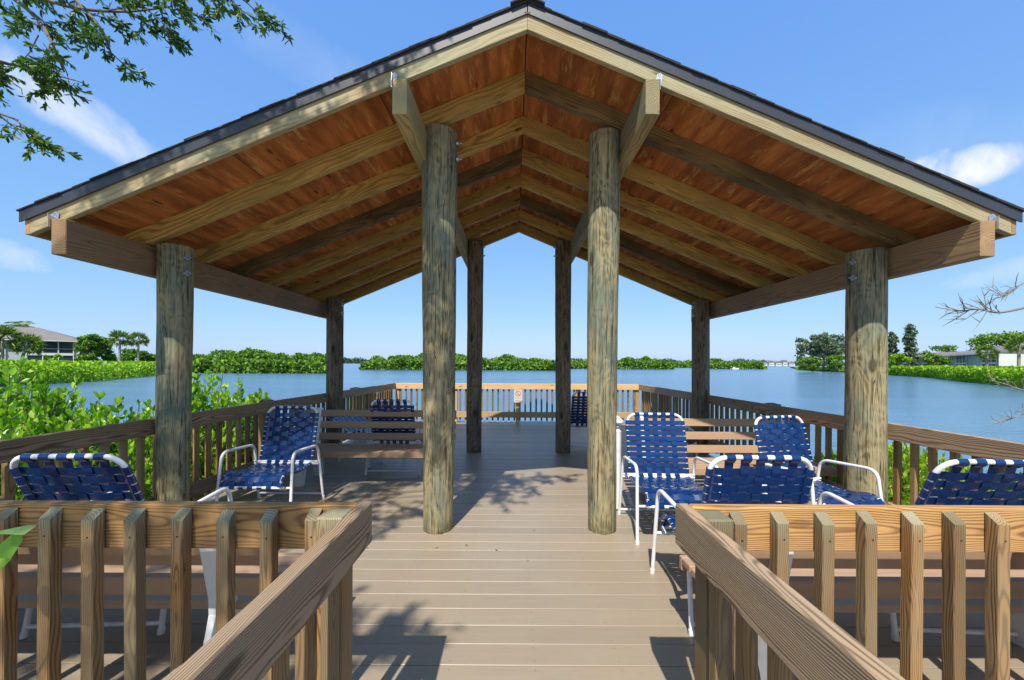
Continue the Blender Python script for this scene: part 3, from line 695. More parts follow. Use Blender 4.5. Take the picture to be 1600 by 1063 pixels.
def make_chair(recline=0.0, bl=.575):
    root = empty('strap_chair'); tr = .0135; hw = .272
    # back goes from the seat hinge up and rearwards; list runs top -> bottom
    ang = R(14) + recline; by, bz = .20, .425
    back = [(by + math.sin(ang) * bl * f, bz + math.cos(ang) * bl * f) for f in np.linspace(1, 0, 9)]
    c_ = [Vector((-hw, by, bz)), Vector((-hw, back[0][0], back[0][1])), Vector((hw, back[0][0], back[0][1])), Vector((hw, by, bz))]
    piece('back_frame', M['white_metal'], root, lambda b: (b.tube(fillet(c_, .11, 8), tr, 10), b.tube([(-.335, by, bz), (.335, by, bz)], .011, 10)))
    # seat, rear -> front with a waterfall edge
    seat = [(.19, .405), (.10, .395), (.0, .39), (-.10, .395), (-.18, .41), (-.25, .425), (-.30, .42), (-.335, .395), (-.352, .36), (-.36, .32)]
    def sf(b):
        for s in (-1, 1): b.tube([(s * hw, a, z) for a, z in seat], tr, 10)
        b.tube([(-hw, .19, .405), (hw, .19, .405)], tr, 10); b.tube([(-.335, -.30, .30), (.335, -.30, .30)], .011, 10); b.tube([(-hw, -.36, .32), (hw, -.36, .32)], tr, 10)
        for s in (-1, 1): b.tube([(s * hw, -.36, .32), (s * hw, -.30, .30)], tr, 8); b.tube([(s * .27, .19, .405), (s * .335, .21, .40)], tr, 8)
    piece('seat_frame', M['white_metal'], root, sf)
    for s in (-1, 1):
        pts = fillet([(s * .35, -.335, .0), (s * .335, -.265, .625), (s * .335, .20, .60), (s * .35, .30, .0)], .085, 7)
        o = piece('arm', M['white_metal'], root, lambda b: b.tube(pts, .0135, 10))
        piece('foot_cap', M['white_plastic'], o, lambda b: b.tube([(s * .35, -.3365, 0), (s * .3493, -.333, .03)], .0165, 10)); piece('foot_cap', M['white_plastic'], o, lambda b: b.tube([(s * .35, .30, 0), (s * .3495, .295, .03)], .0165, 10))
    piece('stretcher', M['white_metal'], root, lambda b: b.tube([(-.35, .292, .055), (.35, .292, .055)], .011, 10))
    piece('back_straps', M['strap'], root, lambda b: panel(b, back, hw, 10, 5, .085, .0455 * bl / .6, .047, phase=0))
    piece('seat_straps', M['strap'], root, lambda b: panel(b, seat, hw, 12, 5, .085, .0455, .047, rowstart=.01, phase=1))
    return root
chair = make_chair(); flat = make_chair(R(52)); leaning = make_chair(R(9), .625)
def put(o, x, y, rz, label):
    o.location = (x, y, 0); o.rotation_euler = (0, 0, R(rz)); tag(o, label, 'chair', 'blue strap chairs on the deck'); return o
first = True
for (x, y, rz, label) in (
    (-2.41, 3.95, 0, 'blue strap chair facing the camera between left front pole and long left bench'),
    (1.385, 3.52, -2, 'blue strap chair facing the camera beside the white bin and right inner pole'),
    (2.58, 3.36, 13, 'blue strap chair turned beside the stout right front pole, in front of the slatted bench'),
    (1.335, 2.42, 179, 'blue strap chair seen from behind, at the walkway corner of right front railing'),
    (-1.58, 5.42, 180, 'dark shaded strap chair seen from behind, just past the left slatted bench'),
    (1.285, 6.98, 180, 'dark shaded strap chair seen from behind between two right inner poles')):
    o = chair if first else copy_tree(chair); first = False
    put(o, x, y, rz, label)
put(leaning, 2.43, 2.38, 177, 'blue strap chair seen from behind, rightmost, in front of lime green bushes')
o = copy_tree(leaning); put(o, -2.27, 2.40, 183, 'blue strap chair seen from behind, leftmost, by the left railing and front railing')
put(flat, -2.15, 5.95, 62, 'reclined strap chair in shade behind left bench, seen between its slats')
o = copy_tree(flat); put(o, 2.05, 5.35, 188, 'reclined strap chair in shade behind the right slatted bench')

# ------------------------------------------------------------------ benches
def make_bench():
    root = empty('slatted_bench'); L = 1.0
    for (yy, z) in ((.497, .81), (.463, .665), (.432, .52)):
        piece('back_slat', M['bench_slat'], root, lambda b: b.board((-L, yy, z), (L, yy, z), .036, .088, (0, .2, 1), .005))
    for yy in (.045, .15, .255, .36):
        piece('seat_slat', M['bench_slat'], root, lambda b: b.board((-L, yy, .412), (L, yy, .412), .093, .038, (0, 0, 1), .005))
    piece('seat_slat', M['bench_slat'], root, lambda b: b.board((-L, -.022, .392), (L, -.022, .392), .034, .075, (0, 0, 1), .005))
    prof = [(.0, 0), (.075, 0), (.10, .16), (.15, .27), (.25, .31), (.35, .27), (.42, .14), (.455, 0), (.545, 0), (.50, .22), (.452, .40), (.455, .47), (.535, .86), (.505, .88), (.475, .86), (.40, .45), (.375, .392), (.0, .392), (-.005, .30)]
    for s in (-1, 1):
        piece('end_frame', M['white_plastic'], root, lambda b: b.prism(prof, s * .80 - .042, s * .80 + .042))
    return root
bench = make_bench()
for i, (x, y, rz, label) in enumerate((
    (-1.745, 4.63, 0, 'brown slatted bench on white ends, behind the chair by the left pole'),
    (2.30, 3.98, 0, 'brown slatted bench on white ends, behind the two chairs right of the bin'),
    (-2.05, 2.115, 180, 'brown slatted bench with its back to the left front railing'),
    (1.92, 2.115, 180, 'brown slatted bench with its back to the right front railing'))):
    o = bench if i == 0 else copy_tree(bench); o.location = (x, y, 0); o.rotation_euler = (0, 0, R(rz)); tag(o, label, 'bench', 'slatted benches on the deck')

# white lidded bin behind the right inner pole
bn = empty('trash_bin', (.965, 4.06, 0)); tag(bn, 'tall white plastic bin with rounded lid, half hidden behind right inner pole', 'bin')
piece('bin_body', M['white_plastic'], bn, lambda b: b.board((0, 0, .004), (0, 0, .82), .25, .30, (0, 1, 0), .02))
piece('lid_shade_band', M['stucco_grey'], bn, lambda b: b.board((0, 0, .821), (0, 0, .868), .235, .285, (0, 1, 0), .02))  # grey band painted in for the shade under the lid
piece('bin_lid', M['white_plastic'], bn, lambda b: (b.board((0, 0, .869), (0, 0, .925), .285, .335, (0, 1, 0), .018), b.board((0, 0, .9255), (0, 0, .948), .23, .28, (0, 1, 0), .012)))

# capped pilings outside the side rails
for i, (px, py, Y, label) in enumerate(((413, 625, 6.1, 'black capped piling standing just outside the left railing'), (556, 606, 8.8, 'small black capped piling outside the left railing near its far corner'), (1205, 631, 5.8, 'black capped piling standing just outside the right railing'))):
    p = W(px, py, Y); r_ = empty('piling', (p.x, p.y, 0)); tag(r_, label, 'piling', 'pilings beside the deck')
    piece('pile', M['pole_dark'], r_, lambda b: b.tube([(0, 0, WZ - .4), (0, 0, p.z - .03)], .11, 20))
    piece('pile_cap', M['black_cap'], r_, lambda b: (b.tube([(0, 0, p.z - .04), (0, 0, p.z - .005)], .125, 20), b.tube([(0, 0, p.z - .005), (0, 0, p.z + .012)], .11, 20, r2=.04)))

# ------------------------------------------------------------------ foliage
def leaves(name, mat, pos, dirs, size, parent=None, wid=.45, fold=.12, up=None, hexa=True, sizevar=.3):
    """one small folded leaf per position; dirs = pointing direction of each"""
    n = len(pos); pos = np.asarray(pos, float); dirs = np.asarray(dirs, float)
    dirs = dirs / (np.linalg.norm(dirs, axis=1, keepdims=True) + 1e-9)
    rnd = RNG.normal(size=(n, 3)); 
    if up is not None: rnd = rnd * .55 + np.asarray(up)
    nn = rnd - dirs * (rnd * dirs).sum(1, keepdims=True); nn /= np.linalg.norm(nn, axis=1, keepdims=True) + 1e-9
    sd = np.cross(dirs, nn); sz = (np.asarray(size) * (1 + RNG.uniform(-sizevar, sizevar, n)))[:, None]
    if hexa:
        tmpl = [(0, 0, 0), (.3, wid * .42, fold * .4), (.68, wid * .45, fold * .35), (1, 0, -.08), (.68, -wid * .45, fold * .35), (.3, -wid * .42, fold * .4), (.5, 0, -.02)]
        fc = [(0, 6, 1), (1, 6, 2), (2, 6, 3), (3, 6, 4), (4, 6, 5), (5, 6, 0)]
    else:
        tmpl = [(0, 0, 0), (.5, wid * .5, fold), (1, 0, 0), (.5, -wid * .5, fold)]; fc = [(0, 1, 2, 3)]
    V = np.stack([pos + dirs * sz * a + sd * sz * b_ + nn * sz * c for a, b_, c in tmpl], 1).reshape(-1, 3)
    k = len(tmpl); F = np.array(fc)[None] + (np.arange(n) * k)[:, None, None]; F = F.reshape(-1, len(fc[0]))
    me = bpy.data.meshes.new(name); me.vertices.add(len(V)); me.vertices.foreach_set('co', V.astype(np.float32).ravel())
    nf, fl_ = F.shape; me.loops.add(nf * fl_); me.loops.foreach_set('vertex_index', F.astype(np.int32).ravel())
    me.polygons.add(nf); me.polygons.foreach_set('loop_start', np.arange(nf, dtype=np.int32) * fl_); me.polygons.foreach_set('loop_total', np.full(nf, fl_, dtype=np.int32))
    me.update(calc_edges=True); me.materials.append(mat)
    o = bpy.data.objects.new(name, me); COL.objects.link(o)
    if parent: o.parent = parent
    return o
def rdir(n): v = RNG.normal(size=(n, 3)); return v / np.linalg.norm(v, axis=1, keepdims=True)

def near_bush(center, rad, top, nshoots, label, mat='near_leaf', leaf=.084, bottom=-.9, per=11, group=None, cat='shrub', keep=None, dens=2.1, lo=.35):
    """shrub: stems rising from the ground point, each tipped by a rosette of leaves"""
    cx, cy = center; root = empty('mangrove_bush', (cx, cy, bottom)); tag(root, label, cat, group)
    st_ = MB(); P, D = [], []
    base = Vector((0, 0, 0))
    for i in range(int(nshoots * dens)):
        a = random.uniform(0, 2 * math.pi); r = rad * math.sqrt(random.random()); dx, dy = r * math.cos(a), r * math.sin(a) * 1.0
        h = (top - bottom) * (1 - .45 * (r / rad) ** 2) * random.uniform(lo, 1.0)
        if random.random() < .05: h *= 1.10
        tip = Vector((dx, dy, h))
        if keep and not keep(cx + dx, cy + dy, bottom + h): continue
        mid = Vector((dx * .45, dy * .45, h * .5)) + Vector((random.uniform(-.1, .1), random.uniform(-.1, .1), 0))
        if i % 3 == 0: st_.tube(fillet([base + Vector((random.uniform(-.15, .15), random.uniform(-.15, .15), 0)), mid, tip], .4, 3), .014, 5, False, .003)
        out = (tip - Vector((0, 0, h * .45))).normalized()
        m_ = per + random.randint(-3, 4)
        for k in range(m_):
            f = random.random(); ax = (out * .5 + Vector((0, 0, 1))).normalized(); p = tip - ax * f * .26
            az = k * 2.4 + random.random(); lat = Vector((math.cos(az), math.sin(az), 0))
            P.append(tuple(p)); D.append(tuple(lat * (.35 + .8 * f) + ax * (1.0 - .75 * f) + out * .2))
        # one twig per rosette
        st_.tube([tip - Vector((0, 0, .28)) - out * .08, tip], .005, 4, False, .002)
    st_.build('stems', M['bark'], root)
    if P:
        leaves('foliage', M[mat], P, D, leaf, root, wid=.52, fold=.14, sizevar=.35)
    return root
outside_left = lambda x, y, z: x < -3.45 or z < -.2
outside_right = lambda x, y, z: x > 3.55 or z < -.2
g_ = 'mangrove bushes along the left railing'
for (x, y, rad, top, n, lab) in (
    (-4.6, 2.9, 1.0, 1.26, 360, 'tall bright green mangrove bush filling the left edge beside left railing'),
    (-5.55, 4.15, 1.1, 1.42, 520, 'bright green broad leaved bush, highest of those left of the left front pole'),
    (-4.5, 4.3, .85, 1.06, 360, 'lower bush touching the left railing just left of the left front pole'),
    (-4.2, 5.1, .62, 1.5, 240, 'bright bush whose leafy tip stands beside the left front pole'),
    (-4.15, 6.0, .7, 1.15, 230, 'loose leggy bush right of left front pole with water behind'),
    (-7.5, 5.2, 1.3, 1.12, 330, 'pale green bush in front of the left shore hedge'),
    (-4.05, 7.2, .6, .55, 110, 'low green bush peeping over left railing near the shaded pole'),
    (-4.2, 1.6, .8, .95, 140, 'green bush outside the left railing at the front corner')):
    near_bush((x, y), rad, top, n, lab, group=g_, keep=outside_left)
g_ = 'lime bushes along the right railing'
for (x, y, rad, top, n, lab) in (
    (4.35, 3.1, 1.0, .72, 380, 'lime green low bush outside right railing, right of the stout right pole'),
    (4.4, 4.5, 1.0, .66, 380, 'lime green low bush outside right railing, left of the stout right pole'),
    (5.7, 3.7, 1.2, .52, 330, 'lime green low bush a step out from the right railing'),
    (4.2, 1.9, .85, .45, 200, 'lime green low bush outside the right railing behind the rightmost chair')):
    near_bush((x, y), rad, top, n, lab, mat='lime_leaf', leaf=.068, group=g_, keep=outside_right, per=14, dens=2.6, lo=.6)

# bright leaf sprig at the lower left edge
sp_ = empty('leafy_sprig', (-1.63, 1.15, .17)); tag(sp_, 'bright green leaf sprig poking in at the left front railing', 'plant')
piece('stem', M['bark'], sp_, lambda b: b.tube([(-.3, -.05, -.72), (-.05, .0, .45), (.14, .02, .80)], .006, 6, False, .003))
leaves('foliage', M['near_leaf'], [(.13, .0, .81), (.13, .02, .79), (.12, 0, .79), (.10, .02, .76), (.06, .01, .70)], [(.9, -.3, .10), (.55, -.5, -.35), (-.4, -.4, .5), (.5, -.6, -.7), (-.8, .1, .2)], [.115, .10, .1, .1, .1], sp_, wid=.75, fold=.10, up=(0, -.9, 1), sizevar=.05)

# leaf litter and specks on the deck
LT = [(random.uniform(-3, 3), random.uniform(1.5, 9), .004) for _ in range(110)] + [(random.uniform(-.6, .7), random.uniform(1.6, 3.4), .004) for _ in range(4)]
M['dry_leaf'] = leaf_mat('dry fallen leaf', [(.05, .035, .02), (.20, .13, .05), (.30, .22, .09)], .7, .05)
o = leaves('fallen_leaves', M['dry_leaf'], LT, [(math.cos(a), math.sin(a), .04) for a in [random.uniform(0, 6.28) for _ in LT]], .022, None, wid=.4, fold=.12, up=(0, 0, 3), sizevar=.7); tag(o, 'dry brown leaf litter scattered over the deck', 'leaf litter', kind='stuff')

# ------------------------------------------------------------------ overhead tree (upper left + dappled shade)
ot = empty('oak_tree', (-7.2, -1.6, WZ + .9)); tag(ot, 'leafy tree whose twigs hang in from the upper left corner', 'tree')
OT = Vector(ot.location)
tb = MB(); LP, LD = [], []
trunk_top = Vector((-6.6, -1.2, 4.2)) - OT
piece('trunk', M['bark'], ot, lambda b: b.tube(fillet([(0, 0, -.3), (.15, .1, 1.8), tuple(trunk_top)], .8, 5), .24, 14, True, .16))
def twig(p, d, L, depth, lpm=58, leafy=True):
    """wander along d, drop leaves, branch"""
    p = Vector(p); d = Vector(d).normalized(); n = 5; pts = [p.copy()]
    for i in range(n):
        d = (d + Vector((random.gauss(0, .16), random.gauss(0, .16), random.gauss(-.03, .13)))).normalized(); p = p + d * L / n; pts.append(p.copy())
        if depth > 0 and i >= 1:
            for _ in range(2):
                q = (d + Vector((random.gauss(0, .6), random.gauss(0, .6), random.gauss(-.1, .5)))).normalized()
                twig(p, q, L * random.uniform(.45, .65), depth - 1, lpm, leafy)
    r0 = .004 + .004 * depth
    tb.tube([q - OT for q in pts], r0, 5, False, r0 * .45)
    if leafy and depth <= 1:
        m_ = int(L * lpm * (1.5 if depth == 0 else .8))
        for k in range(m_):
            f = random.random() ** .6; i = min(int(f * n), n - 1); q = pts[i].lerp(pts[i + 1], f * n - i) - OT
            t = (pts[i + 1] - pts[i]).normalized()
            LP.append(tuple(q)); LD.append(tuple(t * .8 + Vector((random.gauss(0, .7), random.gauss(0, .7), random.gauss(-.15, .6)))))
# limbs seen in the photo, upper left
def limb(pts, r):
    tb.tube([Vector(q) - OT for q in fillet(pts, .5, 3)], r, 6, False, r * .3)
Yt = 4.3
rootp = OT + trunk_top
for (path, tw) in (
    (((-60, -60), (40, -10), (120, 15), (200, 20), (270, 10)), 9),
    (((-60, -60), (60, 25), (85, 75), (100, 112)), 6),
    (((-60, -60), (150, -50), (250, -30), (330, -20), (385, 0)), 8),
    (((-60, 60), (-10, 95), (35, 105), (60, 110)), 4),
    (((-60, 150), (-25, 165), (0, 178), (28, 188)), 3),
    (((-60, -60), (100, -20), (160, 45), (175, 88)), 6)):
    pts = [W(a, b_, Yt + random.uniform(-.3, .3)) for a, b_ in path]
    limb([rootp + (pts[0] - rootp) * .0] + pts, .030)
    for k in range(tw):
        f = (k + .7) / tw * (len(pts) - 1); i = min(int(f), len(pts) - 2); q = pts[i].lerp(pts[i + 1], f - i); t = (pts[i + 1] - pts[i]).normalized()
        twig(q, t + Vector((random.gauss(.1, .4), random.gauss(0, .5), random.gauss(-.15, .4))), random.uniform(.26, .44), 1, 58)
# a few bare hanging twigs
for (a, b_, c, e) in ((88, 80, 110, 150), (60, 55, 20, 110), (20, 130, 35, 148), (95, 120, 140, 135)):
    tb.tube([W(a, b_, Yt) - OT, W((a + c) / 2 + 6, (b_ + e) / 2, Yt) - OT, W(c, e, Yt) - OT], .008, 5, False, .003)
# crown over and behind the viewer: throws the dappled shade
def up_from(P, t): return Vector(P) - ldir / abs(ldir.z) * t
targets = [((-2.2, YF, 2.95), 2.7), ((-1.5, YF, 3.3), 2.4), ((-.9, YF, 3.5), 2.5), ((-.3, YF, 3.8), 2.2), ((-2.9, YF, 2.7), 3.2), ((-1.9, YF, 3.1), 2.5), ((-1.2, YF, 3.4), 2.8),
           ((-.66, 3.35, 2.0), 4.0), ((-.7, 3.35, 1.3), 4.6), ((-.62, 3.35, 2.7), 3.4), ((-3.0, 3.3, 1.3), 4.8), ((-3.05, 3.3, .7), 5.4),
           ((-1.4, 3.7, 0), 6), ((-1.7, 4.1, 0), 6.2), ((-1.1, 4.4, 0), 6), ((-1.5, 4.6, 0), 6), ((-1.0, 3.9, 0), 5.8), ((-.1, 4.6, 0), 6.0), ((.25, 4.9, 0), 6.1), ((.5, 5.0, 0), 6.1), ((.0, 5.3, 0), 6.2),
           ((-.58, 2.13, 0), 6.0), ((-2.4, 2.8, .4), 5.6), ((-3.0, 2.2, .5), 5.6), ((-1.8, 1.5, .9), 5.0), ((-2.4, 1.6, .6), 5.4), ((-1.1, 1.4, .9), 5.1), ((-1.9, 2.1, .4), 5.4), ((-2.7, 3.6, .4), 5.5), ((-1.9, 5.0, .4), 5.8), ((-1.5, .9, .9), 5), ((-2.1, 3.4, 0), 6)]
targets += [((-3.0 + .42 * i, 1.38 + random.uniform(-.15, .1), random.uniform(.3, 1.0)), random.uniform(3.6, 4.8)) for i in range(6)]
for (P, t) in targets:
    q = up_from(P, t); small = (P[0], P[1]) == (-.58, 2.13); s0 = q - (Vector((.1, .05, 0)) if small else Vector((.3, .1, 0)))
    limb([rootp, rootp.lerp(q, .5) + Vector((0, 0, .8)), s0], .022)
    small = (P[0], P[1]) == (-.58, 2.13)
    for k in range(2 if small else 3):
        twig(s0 + Vector((random.uniform(-.2, .2), random.uniform(-.2, .2), random.uniform(-.1, .1))), Vector((random.gauss(.6, .5), random.gauss(0, .7), random.gauss(-.1, .3))), random.uniform(.10, .15) if small else random.uniform(.32, .5), 1, 110 if small else 50)
q = up_from((-.56, 2.13, 0), 5.2) - OT   # an outlying leaf cluster; its shade falls on the open deck
for k in range(120):
    a_, b_, c_ = random.gauss(0, .075), random.gauss(0, .055), random.gauss(0, .05); LP.append(tuple(q + Vector((a_ + (.12 if k % 3 == 0 else -.05), b_, c_)))); LD.append((random.gauss(0, 1), random.gauss(0, 1), random.gauss(0, .5)))
tb.tube([q + Vector((-.9, -.2, .35)), q + Vector((-.35, .0, .1)), q + Vector((.15, .02, 0))], .008, 5, False, .003)
tb.build('branches', M['bark'], ot)
leaves('foliage', M['tree_leaf'], LP, LD, .070, ot, wid=.34, fold=.06)

# bare twigs at the right
bt = empty('bare_tree', (6.9, 4.4, WZ)); tag(bt, 'leafless pale tree reaching in from the right edge over the water', 'tree'); BT = Vector(bt.location)
bb = MB()
def bare(pts, r, sub=9, sl=.32, seed=1):
    rs = random.Random(seed); P = fillet([W(a, b_, y) for a, b_, y in pts], .2, 4); bb.tube([p - BT for p in P], r, 6, False, r * .3)
    for k in range(sub):
        i = rs.randint(len(P) // 3, len(P) - 2); p = P[i]; d = (P[i + 1] - P[i]).normalized()
        for lv in range(2):
            d2 = (d + Vector((rs.gauss(0, .4), rs.gauss(0, .6), rs.gauss(.25, .7)))).normalized(); L = sl * rs.uniform(.4, 1) * (.6 if lv else 1)
            m1 = p + d2 * L * .5 + Vector((0, 0, rs.uniform(-.03, .04))); e = p + d2 * L
            bb.tube([p - BT, m1 - BT, e - BT], r * .4, 4, False, .0015); p, d = m1, d2
bare([(1680, 455, 4.6), (1600, 482, 4.6), (1556, 490, 4.6), (1530, 482, 4.6), (1500, 487, 4.6), (1462, 480, 4.6)], .016, 22, .30, 3)
bare([(1680, 420, 4.8), (1600, 440, 4.8), (1575, 462, 4.8), (1556, 462, 4.8)], .012, 12, .28, 5)
bare([(1700, 560, 4.4), (1620, 640, 4.4), (1580, 655, 4.4), (1540, 665, 4.4)], .010, 10, .22, 8)
bare([(1700, 590, 4.6), (1610, 615, 4.6), (1570, 600, 4.6), (1545, 594, 4.6)], .010, 10, .2, 11)
bb.build('branches', M['pale_bark'], bt)
piece('trunk', M['bark'], bt, lambda b: b.tube(fillet([(0, 0, -.3), (.2, .1, 1.6), (.05, .1, 3.4)], .6, 4), .13, 12, True, .06))
bb2 = MB()
for (a, b_, y) in ((1680, 455, 4.6), (1680, 420, 4.8), (1700, 560, 4.4), (1700, 590, 4.6)):
    q = W(a, b_, y) - BT; bb2.tube([(.15, .1, max(.6, q.z - .5)), q], .03, 6, False, .014)
bb2.build('limb', M['bark'], bt)

# ------------------------------------------------------------------ banks, islands, far trees, buildings
def land(name, outline, z, label):
    """low bank with a skirt running under water"""
    b = MB(); n = len(outline); cx = sum(p[0] for p in outline) / n; cy = sum(p[1] for p in outline) / n
    top = [(x, y, z) for x, y in outline]
    bot = [(x, y, WZ - .25) for x, y in outline]
    b.add(top + bot, [tuple(range(n))] + [(i, n + i, n + (i + 1) % n, (i + 1) % n) for i in range(n)])
    return tag(b.build(name, M['bank']), label, 'land', kind='structure')
def gpt(px, py): # point on the water surface
    y = 100.0
    for _ in range(8):
        w = W(px, py, y); y = y * (H - WZ) / max(.001, (H - w.z))
    w = W(px, py, y); return (w.x, w.y)
def at_y(px, Y): return ((px - VX) * Y / FPX, Y)
# left shore
def mass(name, P, label, mat, size, root_loc, kind=None, cat='mangroves', dirs=None, group=None):
    o = leaves(name, M[mat], np.asarray(P) - np.asarray(root_loc), rdir(len(P)) + np.array([0, 0, .5]), size, None, wid=.8, fold=.25, hexa=False, sizevar=.5)
    o.location = root_loc; tag(o, label, cat, group, kind); return o
def clumpy(x, y, f, seed): return (math.sin(x * f + seed) * math.cos(y * f * .8 + seed * 2.1) + math.sin(x * f * 2.3 + y * f * 1.7 + seed * 3.3) * .6) * .5
def hedge(shore, back, ztop, n, label, seed, mat='hedge_leaf', size=.42, zvar=.5):
    """ground-hugging mangrove belt between the shore line and back line (lists of xy)"""
    P = []
    S_ = np.array(shore); B_ = np.array(back); m_ = len(S_)
    for _ in range(n):
        f = random.random() * (m_ - 1); i = int(f); t = f - i; s = S_[i] * (1 - t) + S_[i + 1] * t; b_ = B_[i] * (1 - t) + B_[i + 1] * t
        u = random.random() ** 1.5; p = s * (1 - u) + b_ * u
        h = ztop + zvar * clumpy(p[0], p[1], .8, seed)
        edge = min(1, .35 + u * 6) if u < .12 else 1
        z = WZ + (h - WZ) * edge * (1 - .55 * random.random() ** 3) if u < .3 else h - random.random() ** 2 * .6
        if u < .1: z = WZ + (h - WZ) * random.random()
        P.append((p[0], p[1], z))
    return mass('mangrove_belt', P, label, mat, size, (float(S_[:, 0].mean()), float(S_[:, 1].mean()), WZ), kind='stuff')
ls = [gpt(-260, 640), gpt(-100, 620), gpt(0, 604), gpt(80, 600), gpt(150, 596), gpt(237, 588), gpt(300, 584)]
lb = [(x * 1.0 - 12, y + 22) for x, y in ls]; lb = [(ls[0][0] - 30, ls[0][1] + 30), (ls[1][0] - 25, ls[1][1] + 25), at_y(0, 78), at_y(80, 80), at_y(150, 86), at_y(237, 96), at_y(310, 104)]
land('left_shore_ground', [(x - 5, y + 6) for x, y in ls] + [at_y(318, 150), at_y(200, 230), (-330, 230), (-330, 60)], WZ + .9, 'grassy bank of the left shore')
hedge(ls, lb, 1.05, 26000, 'low bright green mangrove belt on left shore before the condo building', 2, size=.36, zvar=.35)
# right shore
rs_ = [gpt(1700, 630), gpt(1600, 606), gpt(1540, 600), gpt(1500, 596), gpt(1450, 590), gpt(1395, 587), gpt(1330, 582), gpt(1275, 579.5), gpt(1244, 577.5)]
rb_ = [(rs_[0][0] + 30, rs_[0][1] + 25), at_y(1620, 68), at_y(1545, 74), at_y(1500, 82), at_y(1450, 92), at_y(1395, 104), at_y(1330, 130), at_y(1275, 160), at_y(1244, 190)]
land('right_shore_ground', [(x * .45 + bx * .55 + 1, y * .45 + by * .55) for (x, y), (bx, by) in reversed(list(zip(rs_, rb_)))] + [(330, 40), (330, 330), at_y(1235, 330)], WZ + .9, 'grassy bank of the right shore')
hedge(rs_[:6], rb_[:6], .95, 26000, 'low lime green mangrove belt on right shore before the flat roofed condos', 5, size=.34, zvar=.3)
hedge(rs_[5:], [(x, y) for x, y in rb_[5:]], .0, 9000, 'thin far end of right shore mangroves tapering out to the water', 6, size=.5, zvar=.25)
def island(x0, x1, ybase, prof, n, label, seed, size=.8, mat='far_leaf', depth=18):
    """mangrove island; prof(t) gives crown top pixel row at fraction t"""
    P = []; cx, cy = gpt((x0 + x1) / 2, ybase)
    xa = gpt(x0, ybase)[0]; xb = gpt(x1, ybase)[0]
    cl = [(random.random(), random.random(), random.uniform(.6, 1)) for _ in range(int(abs(xb - xa) / 1.6))]
    per = n // len(cl)
    for (t, u, s) in cl:
        top = W((x0 + x1) / 2, prof(t), cy).z; hgt = (top - WZ)
        cxp = xa + (xb - xa) * t; cyp = cy + u * depth * math.sqrt(max(.05, 1 - (2 * t - 1) ** 2)); cr = random.uniform(1.1, 2.8) * min(1.0, hgt / 5 + .3); top += random.uniform(-.9, 1.0) * min(1, hgt / 6)
        cz = WZ + hgt * (.55 + .30 * u) * random.uniform(.55, 1.05)
        d_ = rdir(per); r_ = cr * (.75 + .3 * RNG.random((per, 1)))
        pts = np.array([cxp, cyp, min(cz, top - cr * .6)]) + d_ * r_ * np.array([1.25, 1.0, .72])
        pts = pts[pts[:, 2] > WZ]
        P += [tuple(q) for q in pts]
    # waterline fringe
    for _ in range(n // 5):
        t = random.random(); hgt = W((x0 + x1) / 2, prof(t), cy).z - WZ
        P.append((xa + (xb - xa) * t, cy + random.uniform(-1.2, 1.5) + 3 * (2 * t - 1) ** 2, WZ + hgt * .55 * random.random()))
    return mass('mangrove_island', P, label, mat, size, (cx, cy, WZ), kind='stuff', cat='mangrove island')
def hump(lo, hi, e=.35): return lambda t: hi + (lo - hi) * (1 - max(.0, 1 - (2 * t - 1) ** 2) ** e)
island(230, 512, 583.5, lambda t: 549 + 3 * math.sin(t * 9) + 22 * max(0, (t - .93) / .07) ** 2, 30000, 'long mangrove shore seen left of the shaded left rear pole', 1, .62)
island(541, 868, 578.5, lambda t: 554 + 2.0 * math.sin(t * 14) + 9 * max(0, t - .55) / .45 + 14 * max(0, (.06 - t) / .06) ** 2, 34000, 'widest mangrove island, seen between left poles and centre of the deck', 2, .85, depth=30)
island(893, 1042, 576.8, lambda t: 565 - 9.5 * max(0, 1 - ((t - .62) / .36) ** 2) ** .6 + 4 * max(0, (t - .93) / .07), 18000, 'rounded mangrove island seen right of the right inner pole', 3, .9, depth=24)
island(1030, 1112, 574.8, lambda t: 567.0, 7000, 'low distant mangrove strip between two rounded islands', 4, 1.3, depth=30)
island(1106, 1190, 576.8, hump(574, 561.5, .4), 12000, 'small rounded mangrove island right of the shaded right rear pole', 5, .9, depth=20)
